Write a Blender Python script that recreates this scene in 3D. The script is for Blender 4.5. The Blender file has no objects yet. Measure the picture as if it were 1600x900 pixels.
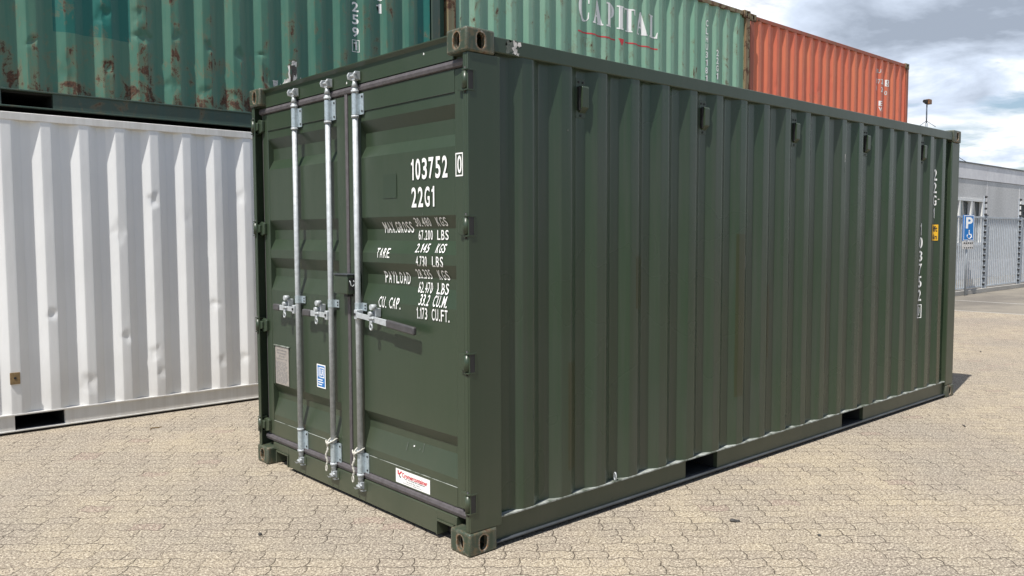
import bpy, bmesh, math, random
from mathutils import Vector, Matrix
R = math.radians
random.seed(7)
scene = bpy.context.scene
COL = scene.collection

# ------------------------------------------------------------------ camera
cam_d = bpy.data.cameras.new('camera')
cam = bpy.data.objects.new('camera', cam_d)
COL.objects.link(cam)
scene.camera = cam
cam_d.sensor_width = 36.0
cam_d.lens = 36.0 * 1291.32 / 1600.0
cam_d.shift_x = -42.2 / 1600.0
cam_d.clip_start = 0.05
cam_d.clip_end = 3000.0
cam.location = (-2.45687534, -3.16197563, 1.60056)
yaw, pitch, roll = 0.82428652, -0.06515951, -0.00126927
fwd = Vector((math.cos(pitch)*math.cos(yaw), math.cos(pitch)*math.sin(yaw), math.sin(pitch)))
rt = Vector((math.sin(yaw), -math.cos(yaw), 0.0))
up = rt.cross(fwd)
rt2 = math.cos(roll)*rt + math.sin(roll)*up
up2 = -math.sin(roll)*rt + math.cos(roll)*up
cam.rotation_euler = Matrix((rt2, up2, -fwd)).transposed().to_euler()

# ------------------------------------------------------------------ light
SUN_TRAVEL = Vector((1.41, 0.32, -2.591)).normalized()
sun_d = bpy.data.lights.new('sun', 'SUN')
sun_d.energy = 5.0
sun_d.angle = R(0.5)
sun_d.color = (1.0, 0.965, 0.91)
sun = bpy.data.objects.new('sun', sun_d)
COL.objects.link(sun)
sun.rotation_euler = (-SUN_TRAVEL).to_track_quat('Z', 'Y').to_euler()

world = bpy.data.worlds.new('World')
scene.world = world
world.use_nodes = True
wn, wl = world.node_tree.nodes, world.node_tree.links
wn.clear()


def N(nodes, typ, **kw):
    n = nodes.new(typ)
    for k, v in kw.items():
        setattr(n, k, v)
    return n


def setv(n, **kw):
    for k, v in kw.items():
        n.inputs[k.replace('_', ' ')].default_value = v
    return n


out = N(wn, 'ShaderNodeOutputWorld')
sky = N(wn, 'ShaderNodeTexSky', sky_type='NISHITA', sun_disc=False)
sky.sun_elevation = R(60.8)
sky.sun_rotation = R(257.2)
sky.air_density = 1.0
sky.dust_density = 1.2
bg_sky = N(wn, 'ShaderNodeBackground')
bg_sky.inputs['Strength'].default_value = 0.105
wl.new(sky.outputs[0], bg_sky.inputs[0])
tc = N(wn, 'ShaderNodeTexCoord')
sep = N(wn, 'ShaderNodeSeparateXYZ')
wl.new(tc.outputs['Generated'], sep.inputs[0])


def wm(op, a, b=None, c=None, clamp=False):
    m = N(wn, 'ShaderNodeMath', operation=op, use_clamp=clamp)
    for i, v in enumerate((a, b, c)):
        if v is None:
            continue
        if isinstance(v, (int, float)):
            m.inputs[i].default_value = v
        else:
            wl.new(v, m.inputs[i])
    return m.outputs[0]


zc = wm('MAXIMUM', sep.outputs[2], 0.0)
den = wm('ADD', zc, 0.16)
cu = wm('DIVIDE', sep.outputs[0], den)
cv = wm('DIVIDE', sep.outputs[1], den)
cmb = N(wn, 'ShaderNodeCombineXYZ')
wl.new(cu, cmb.inputs[0]); wl.new(cv, cmb.inputs[1])
cl1 = N(wn, 'ShaderNodeTexNoise'); setv(cl1, Scale=1.5, Detail=9.0, Roughness=0.58, Distortion=0.35)
wl.new(cmb.outputs[0], cl1.inputs['Vector'])
cl2 = N(wn, 'ShaderNodeTexNoise'); setv(cl2, Scale=1.9, Detail=7.0, Roughness=0.55, Distortion=0.3)
mp = N(wn, 'ShaderNodeMapping'); mp.inputs['Location'].default_value = (3.1, 7.7, 1.3)
wl.new(cmb.outputs[0], mp.inputs[0]); wl.new(mp.outputs[0], cl2.inputs['Vector'])
# a broad dark cloud bank standing high in the east
vn = N(wn, 'ShaderNodeVectorMath', operation='DISTANCE')
vsub = N(wn, 'ShaderNodeVectorMath', operation='MULTIPLY'); vsub.inputs[1].default_value = (1, 1, 2.6)
wl.new(tc.outputs['Generated'], vsub.inputs[0])
wl.new(vsub.outputs[0], vn.inputs[0]); vn.inputs[1].default_value = (0.905, 0.355, 0.57)
bank = wm('SUBTRACT', 1.0, wm('DIVIDE', vn.outputs['Value'], 0.30), clamp=True)
bank = wm('MULTIPLY', bank, 0.25)
cover = N(wn, 'ShaderNodeValToRGB')
cover.color_ramp.elements[0].position = 0.435; cover.color_ramp.elements[0].color = (0, 0, 0, 1)
cover.color_ramp.elements[1].position = 0.53; cover.color_ramp.elements[1].color = (1, 1, 1, 1)
wl.new(wm('ADD', cl1.outputs[0], bank), cover.inputs[0])
shade = N(wn, 'ShaderNodeValToRGB')
e = shade.color_ramp.elements
e[0].position = 0.50; e[0].color = (0.96, 0.97, 1.0, 1)
e[1].position = 0.80; e[1].color = (0.31, 0.36, 0.44, 1)
m_ = shade.color_ramp.elements.new(0.61); m_.color = (0.62, 0.70, 0.83, 1)
wl.new(wm('ADD', cl2.outputs[0], bank), shade.inputs[0])
bg_cl = N(wn, 'ShaderNodeBackground'); bg_cl.inputs['Strength'].default_value = 1.08
wl.new(shade.outputs[0], bg_cl.inputs[0])
mx = N(wn, 'ShaderNodeMixShader')
# the cloud field lies over the north-east half of the sky, the rest is clear
side = wm('ADD', wm('MULTIPLY', sep.outputs[0], 0.78), wm('MULTIPLY', sep.outputs[1], 0.62))
side = wm('DIVIDE', wm('SUBTRACT', side, 0.05), 0.45, clamp=True)
wl.new(wm('MULTIPLY', cover.outputs[0], side), mx.inputs[0]); wl.new(bg_sky.outputs[0], mx.inputs[1]); wl.new(bg_cl.outputs[0], mx.inputs[2])
wl.new(mx.outputs[0], out.inputs[0])

vs = scene.view_settings
vs.view_transform = 'Standard'; vs.look = 'None'; vs.exposure = 0.22; vs.gamma = 1.0
vs.use_curve_mapping = False
scene.cycles.max_bounces = 8


# ------------------------------------------------------------------ materials
class NT:
    def __init__(s, name):
        s.m = bpy.data.materials.new(name); s.m.use_nodes = True
        s.n = s.m.node_tree.nodes; s.l = s.m.node_tree.links
        s.b = s.n['Principled BSDF']
        s.tc = N(s.n, 'ShaderNodeTexCoord')

    def link(s, a, b): s.l.new(a, b)

    def math(s, op, a, b=None, c=None, clamp=False):
        m = N(s.n, 'ShaderNodeMath', operation=op, use_clamp=clamp)
        for i, v in enumerate((a, b, c)):
            if v is None: continue
            if isinstance(v, (int, float)): m.inputs[i].default_value = v
            else: s.l.new(v, m.inputs[i])
        return m.outputs[0]

    def mapped(s, scale=(1, 1, 1), loc=(0, 0, 0), src='Object'):
        mp = N(s.n, 'ShaderNodeMapping'); mp.inputs['Scale'].default_value = scale; mp.inputs['Location'].default_value = loc
        s.l.new(s.tc.outputs[src], mp.inputs[0]); return mp.outputs[0]

    def noise(s, vec, scale, detail=4.0, rough=0.5, dist=0.0):
        n = N(s.n, 'ShaderNodeTexNoise'); setv(n, Scale=scale, Detail=detail, Roughness=rough, Distortion=dist)
        s.l.new(vec, n.inputs['Vector']); return n.outputs[0]

    def step(s, v, lo, hi):
        m = N(s.n, 'ShaderNodeMapRange', interpolation_type='SMOOTHSTEP')
        s.l.new(v, m.inputs[0])
        m.inputs[1].default_value = lo; m.inputs[2].default_value = hi
        return m.outputs[0]

    def mix(s, f, a, b):
        m = N(s.n, 'ShaderNodeMix', data_type='RGBA')
        if isinstance(f, (int, float)): m.inputs[0].default_value = f
        else: s.l.new(f, m.inputs[0])
        for i, v in ((6, a), (7, b)):
            if isinstance(v, tuple): m.inputs[i].default_value = (*v[:3], 1)
            else: s.l.new(v, m.inputs[i])
        return m.outputs[2]

    def bump(s, h, strength, dist):
        b = N(s.n, 'ShaderNodeBump'); b.inputs['Strength'].default_value = strength; b.inputs['Distance'].default_value = dist
        s.l.new(h, b.inputs['Height']); s.l.new(b.outputs[0], s.b.inputs['Normal'])


def steel_paint(name, base, alt, rough=0.42, rust=0.0, rust_low=0.0, streak=0.35, chips=0.0, patches=(), ztop=2.6,
                wave=0.25, crest=None, bottom_dust=0.0, patch_col=None, chip_col=(0.16, 0.07, 0.035), edge=0.0):
    """enamelled steel: slow colour drift, vertical run marks, rust blotches with runs below them"""
    t = NT(name)
    obj = t.mapped()
    slow = t.noise(obj, 1.3, 3)
    run = t.noise(t.mapped((9, 9, 0.35)), 1.0, 5, 0.6)
    fine = t.noise(t.mapped((34, 34, 1.2), (3, 1, 0)), 1.0, 3, 0.6)
    f = t.math('MULTIPLY', t.math('ADD', t.math('MULTIPLY', run, 0.6), t.math('MULTIPLY', fine, 0.4)), 1.0)
    f = t.step(f, 0.38, 0.66)
    f = t.math('MULTIPLY', f, streak)
    f = t.math('ADD', f, t.math('MULTIPLY', t.step(slow, 0.35, 0.7), 0.3), clamp=True)
    col = t.mix(f, base, alt)
    sp = N(t.n, 'ShaderNodeSeparateXYZ'); t.link(t.tc.outputs['Object'], sp.inputs[0])
    if patches:      # rectangles painted over earlier lettering
        acc = None
        for (x0, x1, z0, z1) in patches:
            a = t.math('MULTIPLY', t.math('GREATER_THAN', sp.outputs[0], x0), t.math('LESS_THAN', sp.outputs[0], x1))
            b = t.math('MULTIPLY', t.math('GREATER_THAN', sp.outputs[2], z0), t.math('LESS_THAN', sp.outputs[2], z1))
            r = t.math('MULTIPLY', a, b)
            acc = r if acc is None else t.math('MAXIMUM', acc, r)
        pc = patch_col or tuple(c * 0.72 for c in base)
        col = t.mix(acc, col, t.mix(t.math('MULTIPLY', fine, 0.6), pc, tuple(c * 1.25 for c in pc)))
    rough_v = t.math('ADD', rough, t.math('MULTIPLY', t.math('SUBTRACT', slow, 0.5), 0.25))
    if rust > 0 or rust_low > 0:
        blot = t.noise(t.mapped((1, 1, 0.85), (5, 2, 9)), 6.0, 10, 0.72, 0.5)
        runs = t.noise(t.mapped((11, 11, 0.9), (0, 0, 4)), 1.0, 6, 0.65)
        v = t.math('ADD', t.math('MULTIPLY', blot, 0.72), t.math('MULTIPLY', runs, 0.28))
        low = t.math('SUBTRACT', 1.0, t.math('DIVIDE', sp.outputs[2], 0.75), clamp=True)
        v = t.math('ADD', v, t.math('MULTIPLY', low, rust_low))
        if crest is not None:
            cr = t.math('LESS_THAN', sp.outputs[1], crest)
            v = t.math('ADD', v, t.math('MULTIPLY', cr, 0.045))
        thr = 0.70 - rust
        mask = t.step(v, thr, thr + 0.035)
        halo = t.step(v, thr - 0.075, thr + 0.01)
        grit = t.noise(obj, 60, 4, 0.7)
        rc = t.mix(t.step(grit, 0.3, 0.7), (0.135, 0.068, 0.038), (0.035, 0.019, 0.013))
        col = t.mix(t.math('MULTIPLY', halo, 0.42), col, (0.20, 0.135, 0.065))
        col = t.mix(mask, col, rc)
        rough_v = t.math('ADD', rough_v, t.math('MULTIPLY', mask, 0.4), clamp=True)
    if chips > 0:
        ch = t.noise(obj, 17, 6, 0.7)
        cm = t.step(ch, 0.74 - chips, 0.755 - chips)
        col = t.mix(cm, col, chip_col)
    if edge > 0:      # paint knocked off the arrises, bare and rusty steel underneath
        bv = N(t.n, 'ShaderNodeBevel'); bv.samples = 6; bv.inputs['Radius'].default_value = 0.024
        ge = N(t.n, 'ShaderNodeNewGeometry'); dt = N(t.n, 'ShaderNodeVectorMath', operation='DOT_PRODUCT')
        t.link(bv.outputs[0], dt.inputs[0]); t.link(ge.outputs['Normal'], dt.inputs[1])
        em = t.math('SUBTRACT', 1.0, dt.outputs['Value'])
        en = t.noise(obj, 45, 5, 0.75)
        em = t.step(t.math('ADD', t.math('MULTIPLY', em, 3.0), t.math('MULTIPLY', t.math('SUBTRACT', en, 0.5), 1.2)), 0.17, 0.30)
        ec = t.mix(t.step(t.noise(obj, 70, 4, 0.7), 0.4, 0.6), (0.24, 0.12, 0.055), (0.30, 0.27, 0.22))
        col = t.mix(t.math('MULTIPLY', em, edge), col, ec)
    # thin pale scuffs and fine specks of dust
    sc = t.noise(t.mapped((2.5, 2.5, 14), (8, 8, 8)), 6, 5, 0.75)
    col = t.mix(t.math('MULTIPLY', t.step(sc, 0.72, 0.76), 0.5), col, tuple(min(1, c * 2.2 + 0.03) for c in base))
    if bottom_dust:
        dn = t.noise(obj, 3, 5)
        dl = t.math('SUBTRACT', 1.0, t.math('DIVIDE', sp.outputs[2], 0.7), clamp=True)
        col = t.mix(t.math('MULTIPLY', t.math('MULTIPLY', dl, dn), bottom_dust), col, (0.30, 0.25, 0.18))
    t.link(col, t.b.inputs['Base Color']); t.link(rough_v, t.b.inputs['Roughness'])
    h = t.math('ADD', t.math('MULTIPLY', t.noise(t.mapped((3, 3, 1.2)), 1.6, 3), 1.0), t.math('MULTIPLY', t.noise(obj, 90, 3), 0.02))
    t.bump(h, wave, 0.02)
    t.b.inputs['Specular IOR Level'].default_value = 0.5
    return t.m


def simple(name, c, rough=0.5, metal=0.0, var=0.15, scale=12, bump=0.0, alt=None):
    t = NT(name)
    n = t.noise(t.mapped(), scale, 5, 0.6)
    a = alt or tuple(x * (1 - var * 2) for x in c)
    t.link(t.mix(t.step(n, 0.3, 0.7), a, c), t.b.inputs['Base Color'])
    t.b.inputs['Roughness'].default_value = rough
    t.b.inputs['Metallic'].default_value = metal
    if bump: t.bump(n, bump, 0.004)
    return t.m


G_base, G_alt = (0.030, 0.048, 0.027), (0.041, 0.056, 0.036)
MAT = {}
MAT['green'] = steel_paint('army_green_paint', G_base, G_alt, rough=0.36, streak=0.3, wave=0.12, bottom_dust=0.18,
                           chips=-0.02, chip_col=(0.2, 0.2, 0.17))
MAT['green_side'] = steel_paint('army_green_wall_paint', (0.023, 0.047, 0.024), (0.044, 0.056, 0.042), rough=0.29, streak=0.6, wave=0.16, bottom_dust=0.1,
                                patches=[(1.26, 1.345, 1.16, 1.47), (2.30, 2.40, 0.49, 1.6), (2.68, 2.755, 0.71, 1.24), (3.51, 3.59, 0.6, 1.21),
                                         (5.66, 5.80, 0.2, 1.12), (0.70, 0.78, 0.3, 0.9)],
                                patch_col=(0.024, 0.032, 0.012))
MAT['green_chip'] = steel_paint('worn_casting_paint', G_base, (0.085, 0.095, 0.075), rough=0.5, streak=0.6, wave=0.5, rust=0.125, chips=0.08, edge=0.95,
                                chip_col=(0.30, 0.29, 0.27))
MAT['dgreen'] = steel_paint('faded_teal_green_paint', (0.050, 0.165, 0.118), (0.105, 0.21, 0.145), rough=0.45, rust=0.078, rust_low=0.125, streak=0.55,
                            crest=0.02, wave=0.5, chips=0.0, patches=[(2.21, 2.80, 0.66, 2.3), (5.77, 6.0, 0.3, 2.5)], patch_col=(0.010, 0.118, 0.096))
MAT['dgreen_rail'] = steel_paint('dull_green_rail_paint', (0.045, 0.085, 0.070), (0.07, 0.085, 0.06), rough=0.5, rust=0.10, streak=0.5)
MAT['cap'] = steel_paint('pale_mint_green_paint', (0.185, 0.365, 0.255), (0.26, 0.40, 0.30), rough=0.5, rust=0.075, rust_low=0.09, streak=0.6,
                         crest=0.02, wave=0.4)
MAT['cap_rust'] = steel_paint('rusty_mint_paint', (0.19, 0.21, 0.13), (0.19, 0.115, 0.055), rough=0.6, rust=0.20, streak=1.0)
MAT['orange'] = steel_paint('faded_orange_paint', (0.60, 0.135, 0.075), (0.64, 0.20, 0.10), rough=0.5, rust=0.05, streak=0.7, wave=0.4)
MAT['orange_rail'] = steel_paint('rusty_orange_paint', (0.40, 0.085, 0.045), (0.22, 0.10, 0.06), rough=0.6, rust=0.12, streak=0.7)
MAT['white'] = steel_paint('white_enamel_paint', (0.82, 0.825, 0.82), (0.72, 0.725, 0.715), rough=0.42, streak=0.28, wave=0.25, rust=0.0, bottom_dust=0.6,
                           chips=-0.012, chip_col=(0.25, 0.2, 0.15))
MAT['white_rail'] = steel_paint('white_rail_paint', (0.72, 0.715, 0.69), (0.58, 0.56, 0.52), rough=0.5, streak=0.6, wave=0.2, bottom_dust=0.45,
                                chips=0.01, chip_col=(0.22, 0.17, 0.12))
MAT['plain_blue'] = steel_paint('faded_blue_paint', (0.07, 0.14, 0.26), (0.1, 0.17, 0.26), rough=0.5, rust=0.06)
MAT['gasket'] = simple('black_rubber_seal', (0.105, 0.095, 0.10), 0.55, var=0.15, scale=30)
MAT['galv'] = simple('galvanised_steel', (0.50, 0.53, 0.545), 0.55, 0.2, var=0.12, scale=40, bump=0.1)
MAT['galv_plate'] = simple('zinc_plate', (0.52, 0.60, 0.64), 0.38, 0.5, var=0.12, scale=60)
MAT['grip'] = simple('dark_grip_paint', (0.075, 0.072, 0.075), 0.5)
MAT['dark'] = simple('dark_steel_and_shade', (0.02, 0.02, 0.02), 0.6)  # bolt steel; also paints the shaded hinge slots and lock box side
MAT['inside'] = simple('dark_shaded_interior', (0.018, 0.019, 0.018), 0.8)  # near-black stands in for shade in tunnels and gaps
MAT['white_vinyl'] = simple('white_vinyl', (0.86, 0.86, 0.84), 0.5, var=0.02)
MAT['worn_vinyl'] = simple('worn_white_vinyl', (0.74, 0.72, 0.69), 0.6, var=0.25, scale=40)
MAT['red_vinyl'] = simple('red_vinyl', (0.62, 0.04, 0.05), 0.5, var=0.05)
MAT['blue_vinyl'] = simple('blue_vinyl', (0.01, 0.17, 0.50), 0.4, var=0.05)
MAT['yellow_vinyl'] = simple('yellow_vinyl', (0.85, 0.48, 0.02), 0.45, var=0.05)
MAT['black_print'] = simple('black_print', (0.02, 0.02, 0.022), 0.5, var=0.05)
MAT['grey_print'] = simple('grey_print', (0.22, 0.22, 0.23), 0.5, var=0.05)
MAT['plate'] = simple('etched_alloy_plate', (0.46, 0.42, 0.38), 0.4, 0.3, var=0.12, scale=50)
MAT['rope'] = simple('white_cotton_rope', (0.66, 0.64, 0.57), 0.9, var=0.15, scale=120, bump=0.6)
MAT['wood'] = simple('varnished_wood', (0.30, 0.20, 0.09), 0.6, var=0.2, scale=30)
MAT['chip_grey'] = simple('scuffed_paint', (0.13, 0.15, 0.125), 0.6, var=0.25, scale=60)
MAT['green_patch'] = simple('fresh_green_touch_up', (0.028, 0.047, 0.027), 0.4, var=0.05, scale=8)
MAT['flange'] = simple('worn_skylit_steel', (0.075, 0.085, 0.095), 0.40, 0.1, var=0.2, scale=5)  # worn steel with the sky's reflection mixed into its blue-grey
MAT['ledge'] = simple('sunlit_weld_ledge', (0.42, 0.44, 0.41), 0.6, var=0.3, scale=14, alt=(0.07, 0.085, 0.06))  # pale tone paints sunlight on the rail ledge and weld line
MAT['fence'] = simple('zinc_fence_bar', (0.50, 0.54, 0.58), 0.5, 0.35, var=0.1, scale=8)
MAT['roof_trim'] = simple('dark_roof_trim', (0.12, 0.13, 0.13), 0.5)
MAT['window_frame'] = simple('white_window_frame', (0.78, 0.78, 0.76), 0.4, var=0.03)
MAT['copper'] = simple('weathered_copper_box', (0.36, 0.17, 0.07), 0.55, 0.2, var=0.35, scale=6)
MAT['mast'] = simple('grey_mast_steel', (0.30, 0.33, 0.36), 0.5, 0.3)
MAT['blind'] = simple('pale_window_blind', (0.45, 0.50, 0.47), 0.6)
MAT['stone'] = simple('dark_pebble', (0.09, 0.085, 0.08), 0.9, var=0.3, scale=60)


def mat_glass():
    t = NT('window_glass')
    t.b.inputs['Base Color'].default_value = (0.03, 0.04, 0.045, 1)
    t.b.inputs['Roughness'].default_value = 0.04
    t.b.inputs['Specular IOR Level'].default_value = 0.9
    t.link(t.mix(t.noise(t.mapped(), 1.5), (0.02, 0.03, 0.03), (0.09, 0.11, 0.11)), t.b.inputs['Base Color'])
    return t.m


MAT['glass'] = mat_glass()


def mat_wall(name, a, b, sc=40, bump=0.5):
    t = NT(name)
    o = t.mapped()
    n1 = t.noise(o, sc, 6, 0.7); n2 = t.noise(t.mapped((1, 1, 0.25)), 0.8, 4)
    f = t.math('ADD', t.math('MULTIPLY', t.step(n1, 0.35, 0.65), 0.6), t.math('MULTIPLY', t.step(n2, 0.35, 0.65), 0.4))
    t.link(t.mix(f, a, b), t.b.inputs['Base Color'])
    t.b.inputs['Roughness'].default_value = 0.9
    t.bump(n1, bump, 0.02)
    return t.m


MAT['concrete_rough'] = mat_wall('exposed_aggregate_concrete', (0.48, 0.475, 0.46), (0.70, 0.69, 0.67), 14)
MAT['concrete_band'] = mat_wall('smooth_parapet_concrete', (0.68, 0.67, 0.68), (0.82, 0.81, 0.81), 3, 0.1)
MAT['kerb'] = mat_wall('kerb_concrete', (0.30, 0.28, 0.25), (0.44, 0.42, 0.38), 20)


def mat_paving():
    """wavy interlocking concrete blocks laid square to N47E, sandy joints"""
    t = NT('interlocking_block_paving')
    mp = N(t.n, 'ShaderNodeMapping'); mp.vector_type = 'TEXTURE'
    mp.inputs['Rotation'].default_value = (0, 0, R(-42.8))
    t.link(t.tc.outputs['Object'], mp.inputs[0])
    wob = N(t.n, 'ShaderNodeTexNoise'); setv(wob, Scale=2.2, Detail=2.0)
    t.link(mp.outputs[0], wob.inputs['Vector'])
    wob2 = N(t.n, 'ShaderNodeTexNoise'); setv(wob2, Scale=26.0, Detail=3.0)
    t.link(mp.outputs[0], wob2.inputs['Vector'])
    wv = N(t.n, 'ShaderNodeVectorMath', operation='SCALE'); wv.inputs['Scale'].default_value = 0.016
    wvs = N(t.n, 'ShaderNodeVectorMath', operation='SUBTRACT'); wvs.inputs[1].default_value = (0.5, 0.5, 0.5)
    t.link(wob.outputs['Color'], wvs.inputs[0]); t.link(wvs.outputs[0], wv.inputs[0])
    wv2 = N(t.n, 'ShaderNodeVectorMath', operation='SCALE'); wv2.inputs['Scale'].default_value = 0.009
    wvs2 = N(t.n, 'ShaderNodeVectorMath', operation='SUBTRACT'); wvs2.inputs[1].default_value = (0.5, 0.5, 0.5)
    t.link(wob2.outputs['Color'], wvs2.inputs[0]); t.link(wvs2.outputs[0], wv2.inputs[0])
    ad = N(t.n, 'ShaderNodeVectorMath', operation='ADD'); t.link(mp.outputs[0], ad.inputs[0]); t.link(wv.outputs[0], ad.inputs[1])
    ad2 = N(t.n, 'ShaderNodeVectorMath', operation='ADD'); t.link(ad.outputs[0], ad2.inputs[0]); t.link(wv2.outputs[0], ad2.inputs[1])
    s = N(t.n, 'ShaderNodeSeparateXYZ'); t.link(ad2.outputs[0], s.inputs[0])
    M = t.math
    HH, LL = 0.100, 0.172
    v = M('DIVIDE', s.outputs[1], HH)
    u = M('DIVIDE', s.outputs[0], LL)
    # long joints swing by a third of a row as trapezoid steps
    tri = M('ABSOLUTE', M('SUBTRACT', M('FRACT', M('MULTIPLY', u, 1.0)), 0.5))      # 0..0.5
    tz = M('MULTIPLY', M('SUBTRACT', tri, 0.25), 6.0)
    tz = M('MINIMUM', M('MAXIMUM', tz, -0.5), 0.5)
    v2 = M('ADD', v, M('MULTIPLY', tz, 0.16))
    row = M('FLOOR', v2)
    fv = M('FRACT', v2)
    odd = M('MODULO', M('FLOOR', M('DIVIDE', M('ADD', row, 1000.0), 2.0)), 2.0)
    par = M('MODULO', M('ADD', row, 1000.0), 2.0)
    # cross joints kink inward mid-block
    kink = M('MULTIPLY', M('MINIMUM', M('MAXIMUM', M('MULTIPLY', M('SUBTRACT', M('ABSOLUTE', M('SUBTRACT', fv, 0.5)), 0.25), 6.0), -1.0), 1.0), 0.022)
    u2 = M('ADD', M('ADD', u, M('ADD', M('MULTIPLY', odd, 0.5), M('MULTIPLY', par, 0.07))), kink)
    colm = M('FLOOR', u2); fu = M('FRACT', u2)
    dv = M('MULTIPLY', M('MINIMUM', fv, M('SUBTRACT', 1.0, fv)), HH)
    du = M('MULTIPLY', M('MINIMUM', fu, M('SUBTRACT', 1.0, fu)), LL)
    dj = M('MINIMUM', dv, du)
    # joint width varies, many joints are filled flush with sand
    jn = t.noise(t.mapped(), 3.3, 4, 0.65)
    jopen = t.step(jn, 0.36, 0.58)
    jw = M('ADD', 0.0020, M('MULTIPLY', jopen, 0.0024))
    joint = M('SUBTRACT', 1.0, M('DIVIDE', dj, jw), clamp=True)
    joint = M('POWER', joint, 0.6)
    hump = M('DIVIDE', M('MINIMUM', dj, 0.012), 0.012)
    cell = N(t.n, 'ShaderNodeCombineXYZ'); t.link(row, cell.inputs[1]); t.link(colm, cell.inputs[0])
    wn_ = N(t.n, 'ShaderNodeTexWhiteNoise', noise_dimensions='3D'); t.link(cell.outputs[0], wn_.inputs['Vector'])
    tone = wn_.outputs['Value']
    o = t.mapped()
    # broad drifts of sand and wear
    drift = t.noise(o, 0.55, 5, 0.6)
    mid = t.noise(o, 2.6, 5, 0.65)
    base = t.mix(t.step(drift, 0.36, 0.64), (0.305, 0.268, 0.220), (0.435, 0.365, 0.258))
    base = t.mix(M('MULTIPLY', t.step(mid, 0.40, 0.68), 0.45), base, (0.33, 0.275, 0.225))
    base = t.mix(M('MULTIPLY', t.step(tone, 0.0, 1.0), 0.45), base, (0.265, 0.225, 0.183))
    base = t.mix(M('MULTIPLY', M('GREATER_THAN', tone, 0.965), 0.40), base, (0.31, 0.21, 0.18))
    # aggregate: dark and pale grains
    ag = t.noise(o, 115, 2, 0.6); ag2 = t.noise(t.mapped(loc=(4, 4, 4)), 70, 3, 0.7)
    base = t.mix(M('MULTIPLY', t.step(ag, 0.51, 0.58), 0.85), base, (0.085, 0.070, 0.055))
    base = t.mix(M('MULTIPLY', t.step(ag2, 0.51, 0.60), 0.62), base, (0.68, 0.605, 0.47))
    ag3 = t.noise(t.mapped(loc=(9, 1, 4)), 48, 3, 0.7)
    base = t.mix(M('MULTIPLY', t.step(ag3, 0.53, 0.66), 0.6), base, (0.17, 0.135, 0.105))
    # a few stains
    st = t.noise(t.mapped(loc=(2, 7, 0)), 1.1, 7, 0.7)
    base = t.mix(M('MULTIPLY', t.step(st, 0.64, 0.72), 0.35), base, (0.16, 0.14, 0.12))
    jcol = t.mix(jopen, (0.15, 0.12, 0.085), (0.050, 0.040, 0.030))
    col = t.mix(M('MULTIPLY', joint, M('ADD', 0.60, M('MULTIPLY', jopen, 0.40))), base, jcol)
    t.link(col, t.b.inputs['Base Color'])
    t.b.inputs['Roughness'].default_value = 0.92
    t.b.inputs['Specular IOR Level'].default_value = 0.2
    h = M('ADD', M('MULTIPLY', hump, M('ADD', 0.12, M('MULTIPLY', jopen, 0.35))), M('MULTIPLY', ag, 0.30))
    h = M('ADD', h, M('MULTIPLY', ag2, 0.35))
    h = M('ADD', h, M('MULTIPLY', tone, 0.45))
    h = M('ADD', h, M('MULTIPLY', mid, 1.2))
    t.bump(h, 0.8, 0.006)
    return t.m


def mat_asphalt():
    t = NT('worn_asphalt')
    o = t.mapped()
    f = t.step(t.noise(o, 0.6, 6, 0.65), 0.35, 0.65)
    c = t.mix(f, (0.14, 0.125, 0.105), (0.23, 0.205, 0.165))
    c = t.mix(t.math('MULTIPLY', t.step(t.noise(o, 40, 3, 0.7), 0.5, 0.65), 0.4), c, (0.36, 0.32, 0.25))
    t.link(c, t.b.inputs['Base Color']); t.b.inputs['Roughness'].default_value = 0.92
    t.bump(t.noise(o, 60, 3), 0.4, 0.01)
    return t.m


MAT['paving'] = mat_paving()
MAT['asphalt'] = mat_asphalt()


# ------------------------------------------------------------------ geometry helpers
def tag(o, label=None, cat=None, group=None, kind=None):
    if label: o['label'] = label
    if cat: o['category'] = cat
    if group: o['group'] = group
    if kind: o['kind'] = kind
    return o


def thing(name, label, cat, loc=(0, 0, 0), rz=0.0, group=None):
    o = bpy.data.objects.new(name, None)
    COL.objects.link(o); o.location = loc; o.rotation_euler = (0, 0, rz)
    o.empty_display_size = 0.3
    return tag(o, label, cat, group)


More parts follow.
